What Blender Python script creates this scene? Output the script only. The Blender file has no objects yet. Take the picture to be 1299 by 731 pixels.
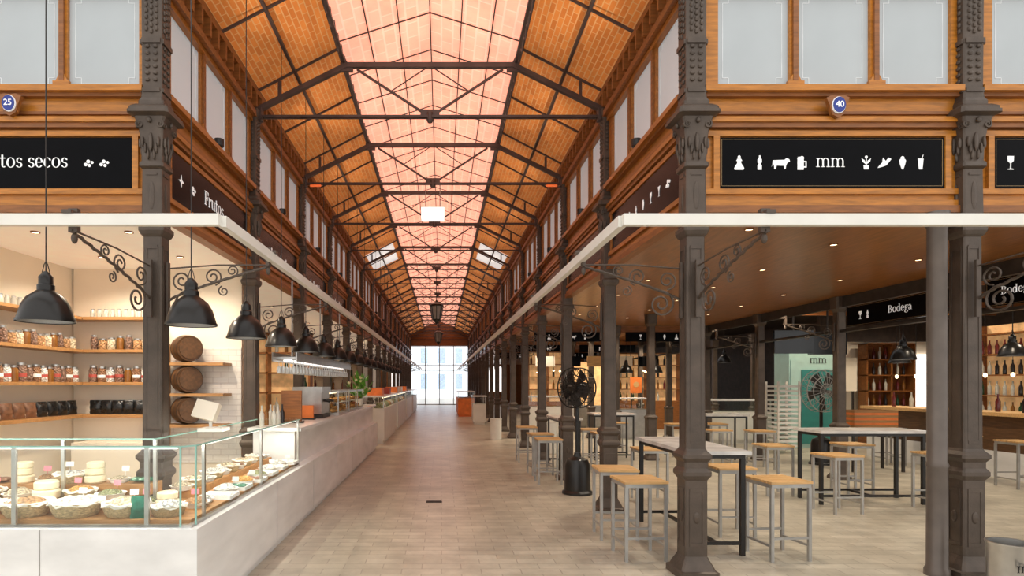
import bpy, math, random
from mathutils import Vector, Matrix
random.seed(4)
S=bpy.context.scene
COL=S.collection
S.view_settings.view_transform='Standard'
PI=math.pi
# ---------------------------------------------------------------- materials
def nm(name):
    m=bpy.data.materials.new(name); m.use_nodes=True
    nt=m.node_tree; b=nt.nodes['Principled BSDF']
    return m,nt,b
def pm(name,col,rough=.5,metal=0,ns=6,na=.15,bump=0,bs=40,em=0,emc=None,stretch=None,spec=None):
    m,nt,b=nm(name)
    N=nt.nodes; L=nt.links
    tc=N.new('ShaderNodeTexCoord'); mp=N.new('ShaderNodeMapping')
    if stretch: mp.inputs['Scale'].default_value=stretch
    L.new(tc.outputs['Object'],mp.inputs[0])
    n=N.new('ShaderNodeTexNoise'); n.inputs['Scale'].default_value=ns; n.inputs['Detail'].default_value=4
    L.new(mp.outputs[0],n.inputs['Vector'])
    r=N.new('ShaderNodeValToRGB')
    r.color_ramp.elements[0].position=.3; r.color_ramp.elements[1].position=.7
    r.color_ramp.elements[0].color=[c*(1-na) for c in col]+[1]
    r.color_ramp.elements[1].color=[min(1,c*(1+na)) for c in col]+[1]
    L.new(n.outputs[0],r.inputs[0]); L.new(r.outputs[0],b.inputs['Base Color'])
    b.inputs['Roughness'].default_value=rough; b.inputs['Metallic'].default_value=metal
    if bump:
        n2=N.new('ShaderNodeTexNoise'); n2.inputs['Scale'].default_value=bs
        L.new(mp.outputs[0],n2.inputs['Vector'])
        bp=N.new('ShaderNodeBump'); bp.inputs['Strength'].default_value=bump; bp.inputs['Distance'].default_value=.02
        L.new(n2.outputs[0],bp.inputs['Height']); L.new(bp.outputs[0],b.inputs['Normal'])
    if em:
        if emc: b.inputs['Emission Color'].default_value=list(emc)+[1]
        else: L.new(r.outputs[0],b.inputs['Emission Color'])
        b.inputs['Emission Strength'].default_value=em
    if spec is not None: b.inputs['Specular IOR Level'].default_value=spec
    return m
def brick(name,c1,c2,mort,w,h,ms=.01,rough=.6,em=0,rot=0,bump=.3,off=.5,nv=.25,nsc=1.3):
    m,nt,b=nm(name); N=nt.nodes; L=nt.links
    tc=N.new('ShaderNodeTexCoord'); mp=N.new('ShaderNodeMapping')
    mp.inputs['Rotation'].default_value=rot if isinstance(rot,tuple) else (0,0,rot)
    L.new(tc.outputs['Object'],mp.inputs[0])
    t=N.new('ShaderNodeTexBrick'); t.inputs['Color1'].default_value=list(c1)+[1]; t.inputs['Color2'].default_value=list(c2)+[1]
    t.inputs['Mortar'].default_value=list(mort)+[1]; t.inputs['Scale'].default_value=1
    t.inputs['Brick Width'].default_value=w; t.inputs['Row Height'].default_value=h; t.inputs['Mortar Size'].default_value=ms
    t.offset=off
    L.new(mp.outputs[0],t.inputs['Vector'])
    n=N.new('ShaderNodeTexNoise'); n.inputs['Scale'].default_value=nsc; n.inputs['Detail'].default_value=7; n.inputs['Roughness'].default_value=.65
    L.new(tc.outputs['Object'],n.inputs['Vector'])
    mr=N.new('ShaderNodeMapRange'); mr.inputs['From Min'].default_value=.3; mr.inputs['From Max'].default_value=.7
    mr.inputs['To Min'].default_value=1-nv; mr.inputs['To Max'].default_value=1+nv
    L.new(n.outputs[0],mr.inputs[0])
    mx=N.new('ShaderNodeVectorMath'); mx.operation='SCALE'
    L.new(t.outputs['Color'],mx.inputs[0]); L.new(mr.outputs[0],mx.inputs['Scale'])
    L.new(mx.outputs[0],b.inputs['Base Color'])
    b.inputs['Roughness'].default_value=rough
    if bump:
        bp=N.new('ShaderNodeBump'); bp.inputs['Strength'].default_value=bump; bp.inputs['Distance'].default_value=.01; bp.invert=True
        L.new(t.outputs['Fac'],bp.inputs['Height']); L.new(bp.outputs[0],b.inputs['Normal'])
    if em:
        L.new(mx.outputs[0],b.inputs['Emission Color']); b.inputs['Emission Strength'].default_value=em
    return m
def glassm(name,tint=(.97,.99,.98),gl=.05):
    m=bpy.data.materials.new(name); m.use_nodes=True; nt=m.node_tree; N=nt.nodes; L=nt.links
    N.clear(); o=N.new('ShaderNodeOutputMaterial'); t=N.new('ShaderNodeBsdfTransparent'); g=N.new('ShaderNodeBsdfGlossy')
    t.inputs[0].default_value=list(tint)+[1]; g.inputs['Roughness'].default_value=.03
    mx=N.new('ShaderNodeMixShader'); mx.inputs[0].default_value=gl
    L.new(t.outputs[0],mx.inputs[1]); L.new(g.outputs[0],mx.inputs[2]); L.new(mx.outputs[0],o.inputs[0])
    return m
M={}
M['iron']=pm('cast_iron',(.085,.062,.047),.45,.25,ns=7,na=.22,bump=.1,bs=60)
M['irond']=pm('dark_iron',(.045,.038,.034),.5,.4,ns=6,na=.3)
M['truss']=pm('truss_iron',(.085,.058,.052),.5,.2,ns=4,na=.3)
M['wood']=pm('golden_oak',(.46,.17,.02),.32,0,ns=5,na=.28,bump=.08,bs=14,stretch=(1,8,8))
M['woodm']=pm('golden_brown_oak',(.34,.12,.02),.35,0,ns=5,na=.3,bump=.08,bs=14,stretch=(1,8,8))
M['woodn']=pm('aged_brown_oak',(.25,.088,.02),.45,0,ns=5,na=.3,bump=.08,bs=14,stretch=(1,8,8))
M['woodc']=pm('ceiling_board',(.26,.095,.02),.28,0,ns=3,na=.3,stretch=(8,1,1))
M['woods']=pm('shelf_wood',(.40,.20,.07),.5,0,ns=4,na=.2,stretch=(1,6,6))
M['woodb']=pm('barrel_oak',(.11,.05,.018),.5,0,ns=5,na=.3,stretch=(6,1,6))
M['slat']=pm('stool_slat_wood',(.62,.37,.15),.5,0,ns=6,na=.2,stretch=(1,8,8))
M['white']=pm('white_painted_metal',(.80,.78,.72),.4,0,ns=4,na=.05)
M['marble']=pm('white_marble',(.84,.83,.81),.22,0,ns=2.2,na=.12,stretch=(1,.5,2))
M['marblet']=pm('grey_marble_top',(.62,.59,.56),.25,0,ns=5,na=.2)
M['cream']=pm('cream_plaster',(.87,.77,.63),.7,0,ns=2,na=.04)
M['pane']=pm('frosted_glass',(.38,.41,.42),.35,0,ns=1.5,na=.08,em=.10,emc=(.8,.88,.95))
M['panen']=pm('bright_frosted_glass',(.46,.49,.50),.35,0,ns=1.5,na=.06,em=.17,emc=(.82,.88,.92))
M['etch']=pm('etched_line',(.62,.65,.66),.4,0,em=.10,emc=(.9,.95,1))
M['black']=pm('black_glossy_board',(.003,.003,.004),.2,0,spec=.06)
M['blackm']=pm('black_enamel',(.014,.012,.011),.3,.2)
M['letter']=pm('white_lettering',(.9,.9,.9),.5,0,na=.02,em=.2,emc=(1,1,1))
M['gold']=pm('thin_gold_line',(.45,.30,.14),.4,.2)
M['steel']=pm('brushed_steel',(.55,.54,.52),.3,.9,ns=10,na=.1)
M['dsteel']=pm('grey_steel_leg',(.40,.39,.37),.35,.5,ns=10,na=.1)
M['pipe']=pm('painted_pipe',(.13,.105,.09),.4,.3)
M['glass']=glassm('clear_glass')
M['gedge']=pm('glass_edge_green',(.30,.55,.47),.15,0,na=.1)
M['blue']=pm('blue_enamel',(.01,.03,.25),.25)
M['teal']=pm('teal_panel',(.04,.25,.235),.35,0,na=.1)
M['tealp']=pm('pale_teal_panel',(.42,.62,.56),.3,0,na=.06,em=.05)
M['orange']=pm('orange_panel',(.78,.20,.04),.5,0,na=.15)
M['amber']=pm('warm_lit_panel',(.75,.45,.2),.6,0,ns=5,na=.3,em=.3)
M['bulb']=pm('bulb_glow',(1,.85,.6),.4,0,em=4,emc=(1,.78,.45))
M['bulbw']=pm('white_light_diffuser',(1,.95,.9),.4,0,em=1.4,emc=(1,.95,.9))
M['rooflt']=pm('pale_roof_glass',(.7,.68,.66),.5,0,em=.55,emc=(1,.95,.92))
M['wicker']=pm('wicker',(.58,.43,.23),.7,0,ns=60,na=.4,bump=.9,bs=70,stretch=(1,1,3))
M['cloth']=pm('white_cloth',(.86,.81,.72),.8,0,ns=9,na=.08,bump=.5,bs=14)
M['floor']=brick('stone_paving',(.50,.45,.36),(.42,.375,.295),(.33,.285,.225),.34,.14,.005,rough=.33,bump=.15,nv=.24,nsc=2.2)
M['tile']=brick('self_lit_clay_tile',(.86,.29,.06),(.70,.21,.04),(.80,.42,.17),.17,.06,.006,rough=.6,rot=PI/2,bump=.15,em=.17,nv=.12)  # slight emission put into the tile to brighten the roof slopes
M['sky']=brick('pink_skylight_tile',(1,.46,.32),(1,.42,.28),(1,.52,.38),.30,.15,.012,rough=.6,rot=PI/2,em=.84,bump=0,nv=.14)
M['wtile']=brick('white_brick_tile',(.80,.76,.70),(.76,.72,.66),(.6,.55,.5),.2,.07,.004,rot=(PI/2,0,0),nv=.05)
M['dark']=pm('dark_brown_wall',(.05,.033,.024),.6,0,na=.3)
M['bldg']=brick('self_lit_facade',(.80,.85,.92),(.76,.82,.9),(.6,.65,.7),3,3,.05,rot=(PI/2,0,0),em=1.0,nv=.05)  # bright daylight on the facade put into its colour as emission
M['win']=pm('outside_window',(.45,.58,.72),.2,0,em=.5)
M['leaf']=pm('green_leaf',(.12,.36,.04),.5,0,na=.4)
M['petal']=pm('white_petal',(.9,.85,.6),.6,0,na=.1)
M['red']=pm('red_enamel',(.7,.08,.02),.4,0,em=.5,emc=(1,.2,.05))
M['rlabel']=pm('red_label',(.42,.07,.05),.5)
M['pink']=pm('pink_card',(.85,.25,.3),.6)
M['paper']=pm('white_card',(.85,.85,.82),.6,na=.03)
M['gpk']=pm('green_foil',(.02,.16,.10),.25,.3,ns=20,na=.4,bump=.8,bs=12)
M['bpk']=pm('brown_bag',(.22,.10,.05),.5,0,ns=20,na=.4,bump=.6,bs=14)
M['kpk']=pm('black_foil',(.02,.02,.02),.25,.2,ns=20,na=.4,bump=.8,bs=14)
M['wpk']=pm('pale_wrapper',(.85,.80,.72),.3,0,ns=20,na=.2,bump=.8,bs=14)
M['ceilc']=pm('self_lit_cream_ceiling',(.93,.84,.72),.7,na=.03,em=.14)  # emission put into the plaster so the stall ceiling looks lit
M['screen']=pm('dark_screen',(.01,.012,.015),.15)
M['crystal']=pm('crystal',(.75,.78,.78),.1,.2)
M['bread']=pm('golden_pastry',(.60,.32,.10),.6,0,ns=12,na=.35,bump=.4)
M['cheese']=pm('pale_cheese_rind',(.82,.72,.50),.5,0,ns=12,na=.15)
foods=[('almond',(.55,.30,.13)),('pale_nut',(.80,.66,.45)),('sultana',(.32,.15,.07)),('apricot',(.85,.42,.10)),('cranberry',(.38,.05,.04)),('sugared',(.90,.86,.78)),('pumpkin_seed',(.36,.38,.18)),('fig',(.28,.16,.11))]
FM=[]
for n,c in foods:
    m,nt,b=nm('food_'+n); N=nt.nodes; L=nt.links
    tc=N.new('ShaderNodeTexCoord'); v=N.new('ShaderNodeTexVoronoi'); v.inputs['Scale'].default_value=42
    L.new(tc.outputs['Object'],v.inputs['Vector'])
    r=N.new('ShaderNodeValToRGB'); r.color_ramp.elements[0].color=[min(1,x*1.25) for x in c]+[1]; r.color_ramp.elements[1].color=[x*.4 for x in c]+[1]; r.color_ramp.elements[1].position=.8
    L.new(v.outputs['Distance'],r.inputs[0]); L.new(r.outputs[0],b.inputs['Base Color'])
    bp=N.new('ShaderNodeBump'); bp.inputs['Strength'].default_value=1; bp.inputs['Distance'].default_value=.02; bp.invert=True
    L.new(v.outputs['Distance'],bp.inputs['Height']); L.new(bp.outputs[0],b.inputs['Normal']); b.inputs['Roughness'].default_value=.5
    FM.append(m)
BM=[pm('bottle_'+n,c,.12,0,na=.1) for n,c in [('green',(.015,.05,.02)),('amber',(.20,.08,.015)),('clear',(.5,.48,.42)),('red',(.12,.02,.02)),('dark',(.02,.015,.015))]]
# ---------------------------------------------------------------- geometry helper
class G:
    def __init__(s): s.v=[];s.f=[];s.m=[];s.T=None
    def add(s,vs,fs,mi=0):
        o=len(s.v)
        for p in vs:
            p=Vector(p)
            if s.T: p=s.T@p
            s.v.append(tuple(p))
        for f in fs: s.f.append([i+o for i in f]); s.m.append(mi)
    def box(s,x0,x1,y0,y1,z0,z1,mi=0):
        s.add([(x0,y0,z0),(x1,y0,z0),(x1,y1,z0),(x0,y1,z0),(x0,y0,z1),(x1,y0,z1),(x1,y1,z1),(x0,y1,z1)],
              [(0,3,2,1),(4,5,6,7),(0,1,5,4),(1,2,6,5),(2,3,7,6),(3,0,4,7)],mi)
        return s
    def rings(s,rs,mi=0,cap=True):
        n=len(rs[0]); vs=[p for r in rs for p in r]; fs=[]
        for i in range(len(rs)-1):
            for j in range(n):
                a=i*n+j;b=i*n+(j+1)%n
                fs.append((a,b,b+n,a+n))
        if cap: fs.append(tuple(range(n-1,-1,-1))); fs.append(tuple((len(rs)-1)*n+j for j in range(n)))
        s.add(vs,fs,mi)
    def lathe(s,prof,seg=16,x=0,y=0,mi=0,cap=True,ax='z'):
        rs=[]
        for r,z in prof:
            ring=[]
            for j in range(seg):
                a=2*PI*j/seg; c,d=r*math.cos(a),r*math.sin(a)
                ring.append((x+c,y+d,z) if ax=='z' else (x+c,z,y-d))
            rs.append(ring)
        s.rings(rs,mi,cap)
        return s
    def sq(s,prof,x=0,y=0,mi=0,ch=.22):
        rs=[]
        for h,z in prof:
            c=h*ch
            rs.append([(x+a,y+b,z) for a,b in [(h,-h+c),(h,h-c),(h-c,h),(-h+c,h),(-h,h-c),(-h,-h+c),(-h+c,-h),(h-c,-h)]])
        s.rings(rs,mi)
    def tube(s,pts,r,seg=6,mi=0,closed=False):
        pts=[Vector(p) for p in pts]; rs=[]; n=len(pts); up=None
        for i,p in enumerate(pts):
            t=(pts[min(i+1,n-1)]-pts[max(i-1,0)]).normalized()
            if up is None:
                up=Vector((0,0,1)) if abs(t.z)<.9 else Vector((1,0,0))
            a=t.cross(up)
            if a.length<1e-4: a=t.cross(Vector((0,1,0)))
            a.normalize(); b=a.cross(t).normalized(); up=b
            rr=r[i] if isinstance(r,(list,tuple)) else r
            rs.append([tuple(p+a*(rr*math.cos(2*PI*k/seg+PI/4))+b*(rr*math.sin(2*PI*k/seg+PI/4))) for k in range(seg)])
        s.rings(rs,mi)
        return s
    def beam(s,p1,p2,w,mi=0): return s.tube([p1,p2],w*.7071,4,mi)
    def ell(s,cx,cy,cz,rx,ry,rz,seg=10,n=6,mi=0):
        rs=[]
        for i in range(n+1):
            a=-PI/2+PI*i/n; c=max(.02,math.cos(a)); z=math.sin(a)
            rs.append([(cx+rx*c*math.cos(2*PI*j/seg),cy+ry*c*math.sin(2*PI*j/seg),cz+rz*z) for j in range(seg)])
        s.rings(rs,mi)
        return s
    def poly(s,pts,y0,y1,mi=0,x=0,z=0,sc=1):
        n=len(pts); vs=[(x+a*sc,y0,z+b*sc) for a,b in pts]+[(x+a*sc,y1,z+b*sc) for a,b in pts]
        fs=[tuple(range(n)),tuple(range(2*n-1,n-1,-1))]+[(i,i+n,(i+1)%n+n,(i+1)%n) for i in range(n)]
        s.add(vs,fs,mi)
        return s
    def mesh(s,name,mats,smooth=False):
        me=bpy.data.meshes.new(name); me.from_pydata(s.v,[],s.f); me.update()
        for m in (mats if isinstance(mats,(list,tuple)) else [mats]): me.materials.append(m)
        me.polygons.foreach_set('material_index',s.m)
        if smooth:
            me.polygons.foreach_set('use_smooth',[True]*len(s.f))
            try: me.set_sharp_from_angle(angle=math.radians(40))
            except Exception: pass
        return me
def ob(name,g,mats=None,parent=None,loc=(0,0,0),rz=0,smooth=False,world=False,label=None):
    me=g.mesh(name,mats,smooth) if isinstance(g,G) else g
    o=bpy.data.objects.new(name,me); COL.objects.link(o)
    o.location=loc; o.rotation_euler=(0,0,rz)
    if parent:
        o.parent=parent
        if world: o.location=Vector(loc)-parent.location
    if label: o['label']=label
    return o
def top(o,label,cat,group=None,kind=None):
    o['label']=label; o['category']=cat
    if group: o['group']=group
    if kind: o['kind']=kind
    return o
def root(name,loc,label,cat,group=None,rz=0):
    e=bpy.data.objects.new(name,None); COL.objects.link(e); e.location=loc; e.rotation_euler=(0,0,rz); e.empty_display_size=.1
    return top(e,label,cat,group)
def struct(name,g,mats,label=None,**k):
    o=ob(name,g,mats,**k); o['kind']='structure'
    o['label']=label or name.replace('_',' '); o['category']=name.split('_')[0]
    return o
def clone(src,loc,rz=None,scale=None):
    def rec(s,par):
        c=s.copy()
        if par: c.parent=par
        COL.objects.link(c)
        for ch in s.children: rec(ch,c)
        return c
    c=rec(src,None); c.location=loc
    if rz is not None: c.rotation_euler=(0,0,rz)
    if scale: c.scale=scale
    return c
def text(s,size,mat,ext=.003,align='CENTER'):
    cu=bpy.data.curves.new('t','FONT'); cu.body=s; cu.size=size; cu.extrude=ext; cu.align_x=align; cu.align_y='CENTER'
    o=bpy.data.objects.new('t',cu); COL.objects.link(o); bpy.context.view_layer.update()
    me=bpy.data.meshes.new_from_object(o.evaluated_get(bpy.context.evaluated_depsgraph_get()))
    bpy.data.objects.remove(o)
    me.transform(Matrix.Rotation(PI/2,4,'X')); me.materials.clear(); me.materials.append(mat)
    return me
def circ(cx,cz,r,n=12,sx=1): return [(cx+r*sx*math.cos(2*PI*i/n),cz+r*math.sin(2*PI*i/n)) for i in range(n)]
# hand-drawn serif lettering built from stems, hairlines and bowls
def serif(s,size,mat,TW=.085):
    TN=.03
    g=G(); X=[0]
    def P(p): g.poly([(a+X[0],b) for a,b in p],-.002,.002)
    def st(x,z0,z1,w=TW): P([(x,z0),(x+w,z0),(x+w,z1),(x,z1)])
    def se(x,z,w=.2): P([(x-(w-TW)/2,z),(x+(w+TW)/2,z),(x+(w+TW)/2,z+TN),(x-(w-TW)/2,z+TN)])
    def ft(x,z): P([(x-.06,z-TN),(x,z-TN),(x,z),(x-.06,z)])
    def ring(cx,cz,rx,rz,a0=0,a1=360,tw=TW,tn=TN):
        n=max(4,int(abs(a1-a0)/18)); o=[];i_=[]
        for k in range(n+1):
            a=math.radians(a0+(a1-a0)*k/n); c,d=math.cos(a),math.sin(a)
            o.append((cx+rx*c,cz+rz*d)); i_.append((cx+(rx-tw)*c,cz+(rz-tn)*d))
        for k in range(n): P([o[k],o[k+1],i_[k+1],i_[k]])
    def ball(x,z,r=.045): P(circ(x,z,r,10))
    def arch(x0,x1): ring((x0+x1+TW)/2,.33,(x1-x0+TW)/2,.17,0,165); st(x1,0,.33)
    for ch in s:
        w=.5
        if ch=='m': st(.05,0,.5); ft(.05,.5); se(.05,0); arch(.05,.34); se(.34,0); arch(.34,.63); se(.63,0); w=.82
        elif ch=='r': st(.05,0,.5); ft(.05,.5); se(.05,0); ring(.25,.36,.13,.13,60,170,.06); ball(.31,.43); w=.40
        elif ch=='u': st(.05,.15,.5); ft(.05,.5); ring(.235,.17,.185,.18,180,350); st(.34,0,.5); ft(.34,.5); P([(.42,0),(.5,0),(.5,TN),(.42,TN)]); w=.54
        elif ch=='t': st(.08,.1,.66); P([(0,.46),(.27,.46),(.27,.5),(0,.5)]); ring(.2,.12,.12,.13,180,320,.08); w=.33
        elif ch=='o': ring(.24,.25,.22,.27); w=.5
        elif ch=='s': ring(.19,.365,.15,.14,40,270,.07); ring(.19,.125,.16,.14,-140,90,.07); ball(.30,.42,.04); ball(.07,.07,.04); w=.38
        elif ch=='e': ring(.22,.25,.20,.27,0,325); P([(.06,.25),(.40,.25),(.40,.285),(.06,.285)]); w=.45
        elif ch=='c': ring(.22,.25,.20,.27,45,320); ball(.35,.40); w=.43
        elif ch=='d': ring(.22,.25,.20,.27); st(.33,0,.74); ft(.33,.74); P([(.41,0),(.5,0),(.5,TN),(.41,TN)]); w=.53
        elif ch=='g': ring(.21,.34,.16,.17); ring(.22,-.1,.2,.13,0,360,.07); ring(.2,.1,.13,.08,90,270,.06); P([(.3,.46),(.44,.46),(.44,.51),(.3,.49)]); w=.46
        elif ch=='a': ring(.18,.36,.13,.15,10,150,.06); ball(.08,.40,.04); st(.28,.04,.38); ring(.18,.13,.14,.15,40,320,.07); P([(.36,0),(.43,0),(.43,TN),(.36,TN)]); w=.45
        elif ch=='F': st(.07,0,.72); se(.07,0,.26); P([(0,.69),(.48,.69),(.48,.72),(0,.72)]); P([(.45,.55),(.48,.55),(.48,.72),(.42,.72)]); P([(.15,.36),(.35,.36),(.35,.39),(.15,.39)]); st(.35,.28,.47,.025); w=.52
        elif ch=='B': st(.07,0,.72); P([(0,0),(.2,0),(.2,TN),(0,TN)]); P([(0,.69),(.2,.69),(.2,.72),(0,.72)]); ring(.2,.54,.26,.18,-90,90); ring(.2,.19,.30,.19,-90,90); w=.56
        elif ch==' ': w=.26
        X[0]+=w
    g.v=[((x-X[0]/2)*size,y,(z-.25)*size) for x,y,z in g.v]
    return g.mesh('lettering',mat)
# ---------------------------------------------------------------- dimensions
SP=2.456; XL=-2.40; XR=2.11; XC=-.145; BX=2.30
NR=17
ROW=[SP*(k+2) for k in range(NR)]
YE=ROW[-1]+.1
# ---------------------------------------------------------------- shell
g=G(); g.box(-14,18,-6,90,-.1,0); struct('floor',g,M['floor'],'grey-tan stone paving floor of the market')
g=G()
for sx,x0,x1 in ((1,XL-.15,-1.31),(-1,XR+.15,1.02)):
    a,b=(x0,5.28),(x1,5.86)
    g.add([(a[0],ROW[0],a[1]),(b[0],ROW[0],b[1]),(b[0],YE,b[1]),(a[0],YE,a[1]),(a[0],ROW[0],a[1]+.08),(b[0],ROW[0],b[1]+.08),(b[0],YE,b[1]+.08),(a[0],YE,a[1]+.08)],
          [(0,1,2,3),(4,5,6,7),(0,4,5,1),(1,5,6,2),(2,6,7,3),(3,7,4,0)])
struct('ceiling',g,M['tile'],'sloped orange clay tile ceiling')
g=G()
for x0 in (-1.31,1.02):
    g.add([(x0,ROW[0],5.95),(XC,ROW[0],6.32),(XC,YE,6.32),(x0,YE,5.95)],[(0,1,2,3)])
struct('window_1',g,M['sky'],'long glowing pink-tiled ridge skylight')
for i,(xa,xb) in enumerate(((-2.25,-1.45),(1.96,1.16))):
    f_=lambda x:5.28+.58*(abs(x-(XL-.15 if x<0 else XR+.15))/1.24)-.012
    for j,y0 in enumerate((17.3,18.5)):
        g=G(); g.add([(xa,y0,f_(xa)),(xb,y0,f_(xb)),(xb,y0+1.05,f_(xb)),(xa,y0+1.05,f_(xa))],[(0,1,2,3)])
        struct('window_%d'%(200+i*2+j),g,M['rooflt'],'pale glazed roof light in the tiled slope')
g=G()
for x0 in (-1.31,1.02):
    d=(XC-x0)
    for t in (.0,.33,.66,1.):
        g.beam((x0+d*t,ROW[0],5.93+.37*t),(x0+d*t,YE,5.93+.37*t),.014)
    n=int((YE-ROW[0])/(SP/3))
    for i in range(n+1):
        y=ROW[0]+i*SP/3
        g.beam((x0,y,5.92),(XC,y,6.29),.012)
struct('trim_1',g,M['truss'],'dark glazing bars of the ridge skylight')
g=G()
for sx,x0,x1 in ((1,XL,-1.31),(-1,XR,1.02)):
    for t in (.02,.5):
        x=x0+(x1-x0)*t; z=5.27+.56*t
        g.beam((x,ROW[0],z),(x,YE,z),.035)
    for i in range(2*NR):
        y=ROW[0]+i*SP/2
        if y<YE: g.beam((x0,y,5.26),(x1,y,5.83),.024)
struct('trim_2',g,M['truss'],'dark iron purlins and rafters under the tile ceiling')
for q,x in enumerate((-1.31,1.02)):
    g=G()
    g.beam((x,ROW[0],5.88),(x,YE,5.88),.06); g.beam((x*.93 - .01,ROW[0],5.66),(x*.93-.01,YE,5.66),.035)
    y=ROW[0];k=0
    while y<YE-.3:
        za,zb=(5.66,5.88) if k%2 else (5.88,5.66)
        g.beam((x*.965,y,za),(x*.965,y+SP/10,zb),.016); g.beam((x*.965,y,zb),(x*.965,y+SP/10,za),.012); y+=SP/10;k+=1
    struct('trim_%d'%(30+q),g,M['truss'],'riveted dark iron lattice girder beside the skylight')
for nme,x in (('left',XL),('right',XR)):
    g=G(); sgn=1 if nme=='left' else -1
    g.box(x-.1,x+.1,ROW[0],YE,4.93,5.0); g.box(x-.06,x+.06,ROW[0],YE,5.0,5.4); g.box(x-.12,x+.12,ROW[0],YE,5.2,5.26)
    y=ROW[0]
    while y<YE: g.box(x-.13,x+.13,y,y+.04,5.02,5.2); y+=SP/12
    struct('trim_3' if nme=='left' else 'trim_4',g,M['woodn'],'dark timber eave beam')
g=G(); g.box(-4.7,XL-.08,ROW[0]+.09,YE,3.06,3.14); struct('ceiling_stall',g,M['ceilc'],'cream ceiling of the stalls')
g=G(); g.box(XR+.08,6.75,ROW[0]+.09,YE,3.06,3.14); struct('ceiling_aisle',g,M['woodc'],'varnished timber board ceiling with downlights')
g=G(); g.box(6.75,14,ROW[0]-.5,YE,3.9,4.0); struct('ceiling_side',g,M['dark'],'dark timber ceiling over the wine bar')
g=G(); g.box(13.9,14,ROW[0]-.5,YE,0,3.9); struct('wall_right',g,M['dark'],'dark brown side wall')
g=G(); g.box(-4.80,-4.70,ROW[0]+.1,YE,0,3.06); struct('wall_left',g,M['cream'],'cream plaster wall of the stalls')
g=G(); g.box(-4.7,-2.35,YE,YE+.2,0,3.06); g.box(2.06,14,YE,YE+.2,0,3.9); g.box(-2.6,2.3,YE,YE+.2,4.5,6.5)
struct('wall_far',g,M['woodn'],'brown timber end wall')
g=G()
for x in (-2.35,-1.25,-.18,.89,1.99): g.box(x,x+.06,YE-.02,YE+.1,0,4.5)
for z in (0,2.6,3.0,4.43): g.box(-2.35,2.06,YE-.02,YE+.1,z,z+.06)
struct('door_1',g,M['dsteel'],'tall glazed steel entrance doors')
g=G()
for x in (-3.4,4.0,7.0,9.5,12): g.box(x-.6,x+.6,YE-.05,YE,1.0,2.9)
struct('window_2',g,M['bulbw'],'bright daylight windows in the end wall')
g=G(); g.box(-18,18,64,65,0,22); struct('wall_street',g,M['bldg'],'pale building across the street')
g=G()
for i in range(-6,7):
    for j in range(5): g.box(i*1.9-.4,i*1.9+.4,63.9,64,1+j*2.8,2.7+j*2.8)
struct('window_3',g,M['win'],'windows of the building across the street')
# ---------------------------------------------------------------- facade bay templates
def bay(L,name,mat):
    g=G(); e=.08
    g.box(e,L-e,0,.06,3.09,4.08)
    g.box(e,L-e,-.05,.06,3.03,3.09,1); g.box(e,L-e,-.03,0,3.09,3.14)
    g.box(e,L-e,-.03,0,3.19,3.235); g.box(e,L-e,-.03,0,3.675,3.72)
    g.box(.17,.22,-.03,0,3.235,3.675); g.box(L-.19,L-.14,-.03,0,3.235,3.675)
    g.box(e,L-e,-.05,0,3.74,3.78,1); g.box(e,L-e,-.07,0,3.78,3.82); g.box(e,L-e,-.025,0,3.86,3.885,1)
    g.box(e,L-e,-.05,0,4.0,4.03,1); g.box(e,L-e,-.09,.06,4.03,4.08)
    W=.6*L/2.3; P=.677*L/2.3; x0=.21*L/2.3
    xs=[x0+P*i for i in range(3)]
    edges=[e]+[v for x in xs for v in (x,x+W)]+[L-e]
    for i in range(0,8,2):
        a,b=edges[i],edges[i+1]
        g.box(a,b,-.02,.06,4.08,4.92)
        if i in (2,4):
            g.box(a-.03,b+.03,-.05,-.02,4.08,4.13); g.box((a+b)/2-.02,(a+b)/2+.02,-.045,-.02,4.13,4.9,1)
            g.poly([(-.07,0),(.07,0),(.02,.09),(-.02,.09)],-.04,-.02,x=(a+b)/2,z=4.1)
    g.box(e,L-e,-.05,.06,4.88,4.98)
    return g.mesh(name,[mat,M['woodn']]),xs,W
def pane(W,mat):
    g=G(); g.box(0,W,0,.015,4.08,4.9); me=g.mesh('window_pane',mat)
    h=G(); i=.05; z0,z1=4.13,4.86; c=.05; t=.003
    p=[(i+c,z0),(W-i-c,z0),(W-i-c,z0+c),(W-i,z0+c),(W-i,z1-c),(W-i-c,z1-c),(W-i-c,z1),(i+c,z1),(i+c,z1-c),(i,z1-c),(i,z0+c),(i+c,z0+c),(i+c,z0)]
    for a,b in zip(p,p[1:]): h.beam((a[0],-.001,a[1]),(b[0],-.001,b[1]),t*1.6)
    return me,h.mesh('etched_border',M['etch'])
fb,fxs,fW=bay(BX,'front_bay',M['wood']); nb,nxs,nW=bay(SP,'nave_bay',M['woodm'])
fp=pane(fW,M['pane']); npn=pane(nW,M['panen'])
wn=[3]
def put_bay(me,xs,pn,loc,rz,side,et=True):
    o=ob('wall_'+side,me,loc=loc,rz=rz); o['kind']='structure'; o['label']='carved timber fascia bay over the stalls'; o['category']='wall'
    R=Matrix.Rotation(rz,3,'Z')
    for x in xs:
        wn[0]+=1
        w=ob('window_%d'%wn[0],pn[0],loc=Vector(loc)+R@Vector((x,.01,0)),rz=rz); w['kind']='structure'; w['label']='frosted clerestory window pane'; w['category']='window'
        if et: ob('etched_border',pn[1],parent=w)
for x in (-7.0,-4.70): put_bay(fb,fxs,fp,(x,ROW[0],0),0,'front_left')
for x in (XR,XR+BX,XR+2*BX): put_bay(fb,fxs,fp,(x,ROW[0],0),0,'front_right')
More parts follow.
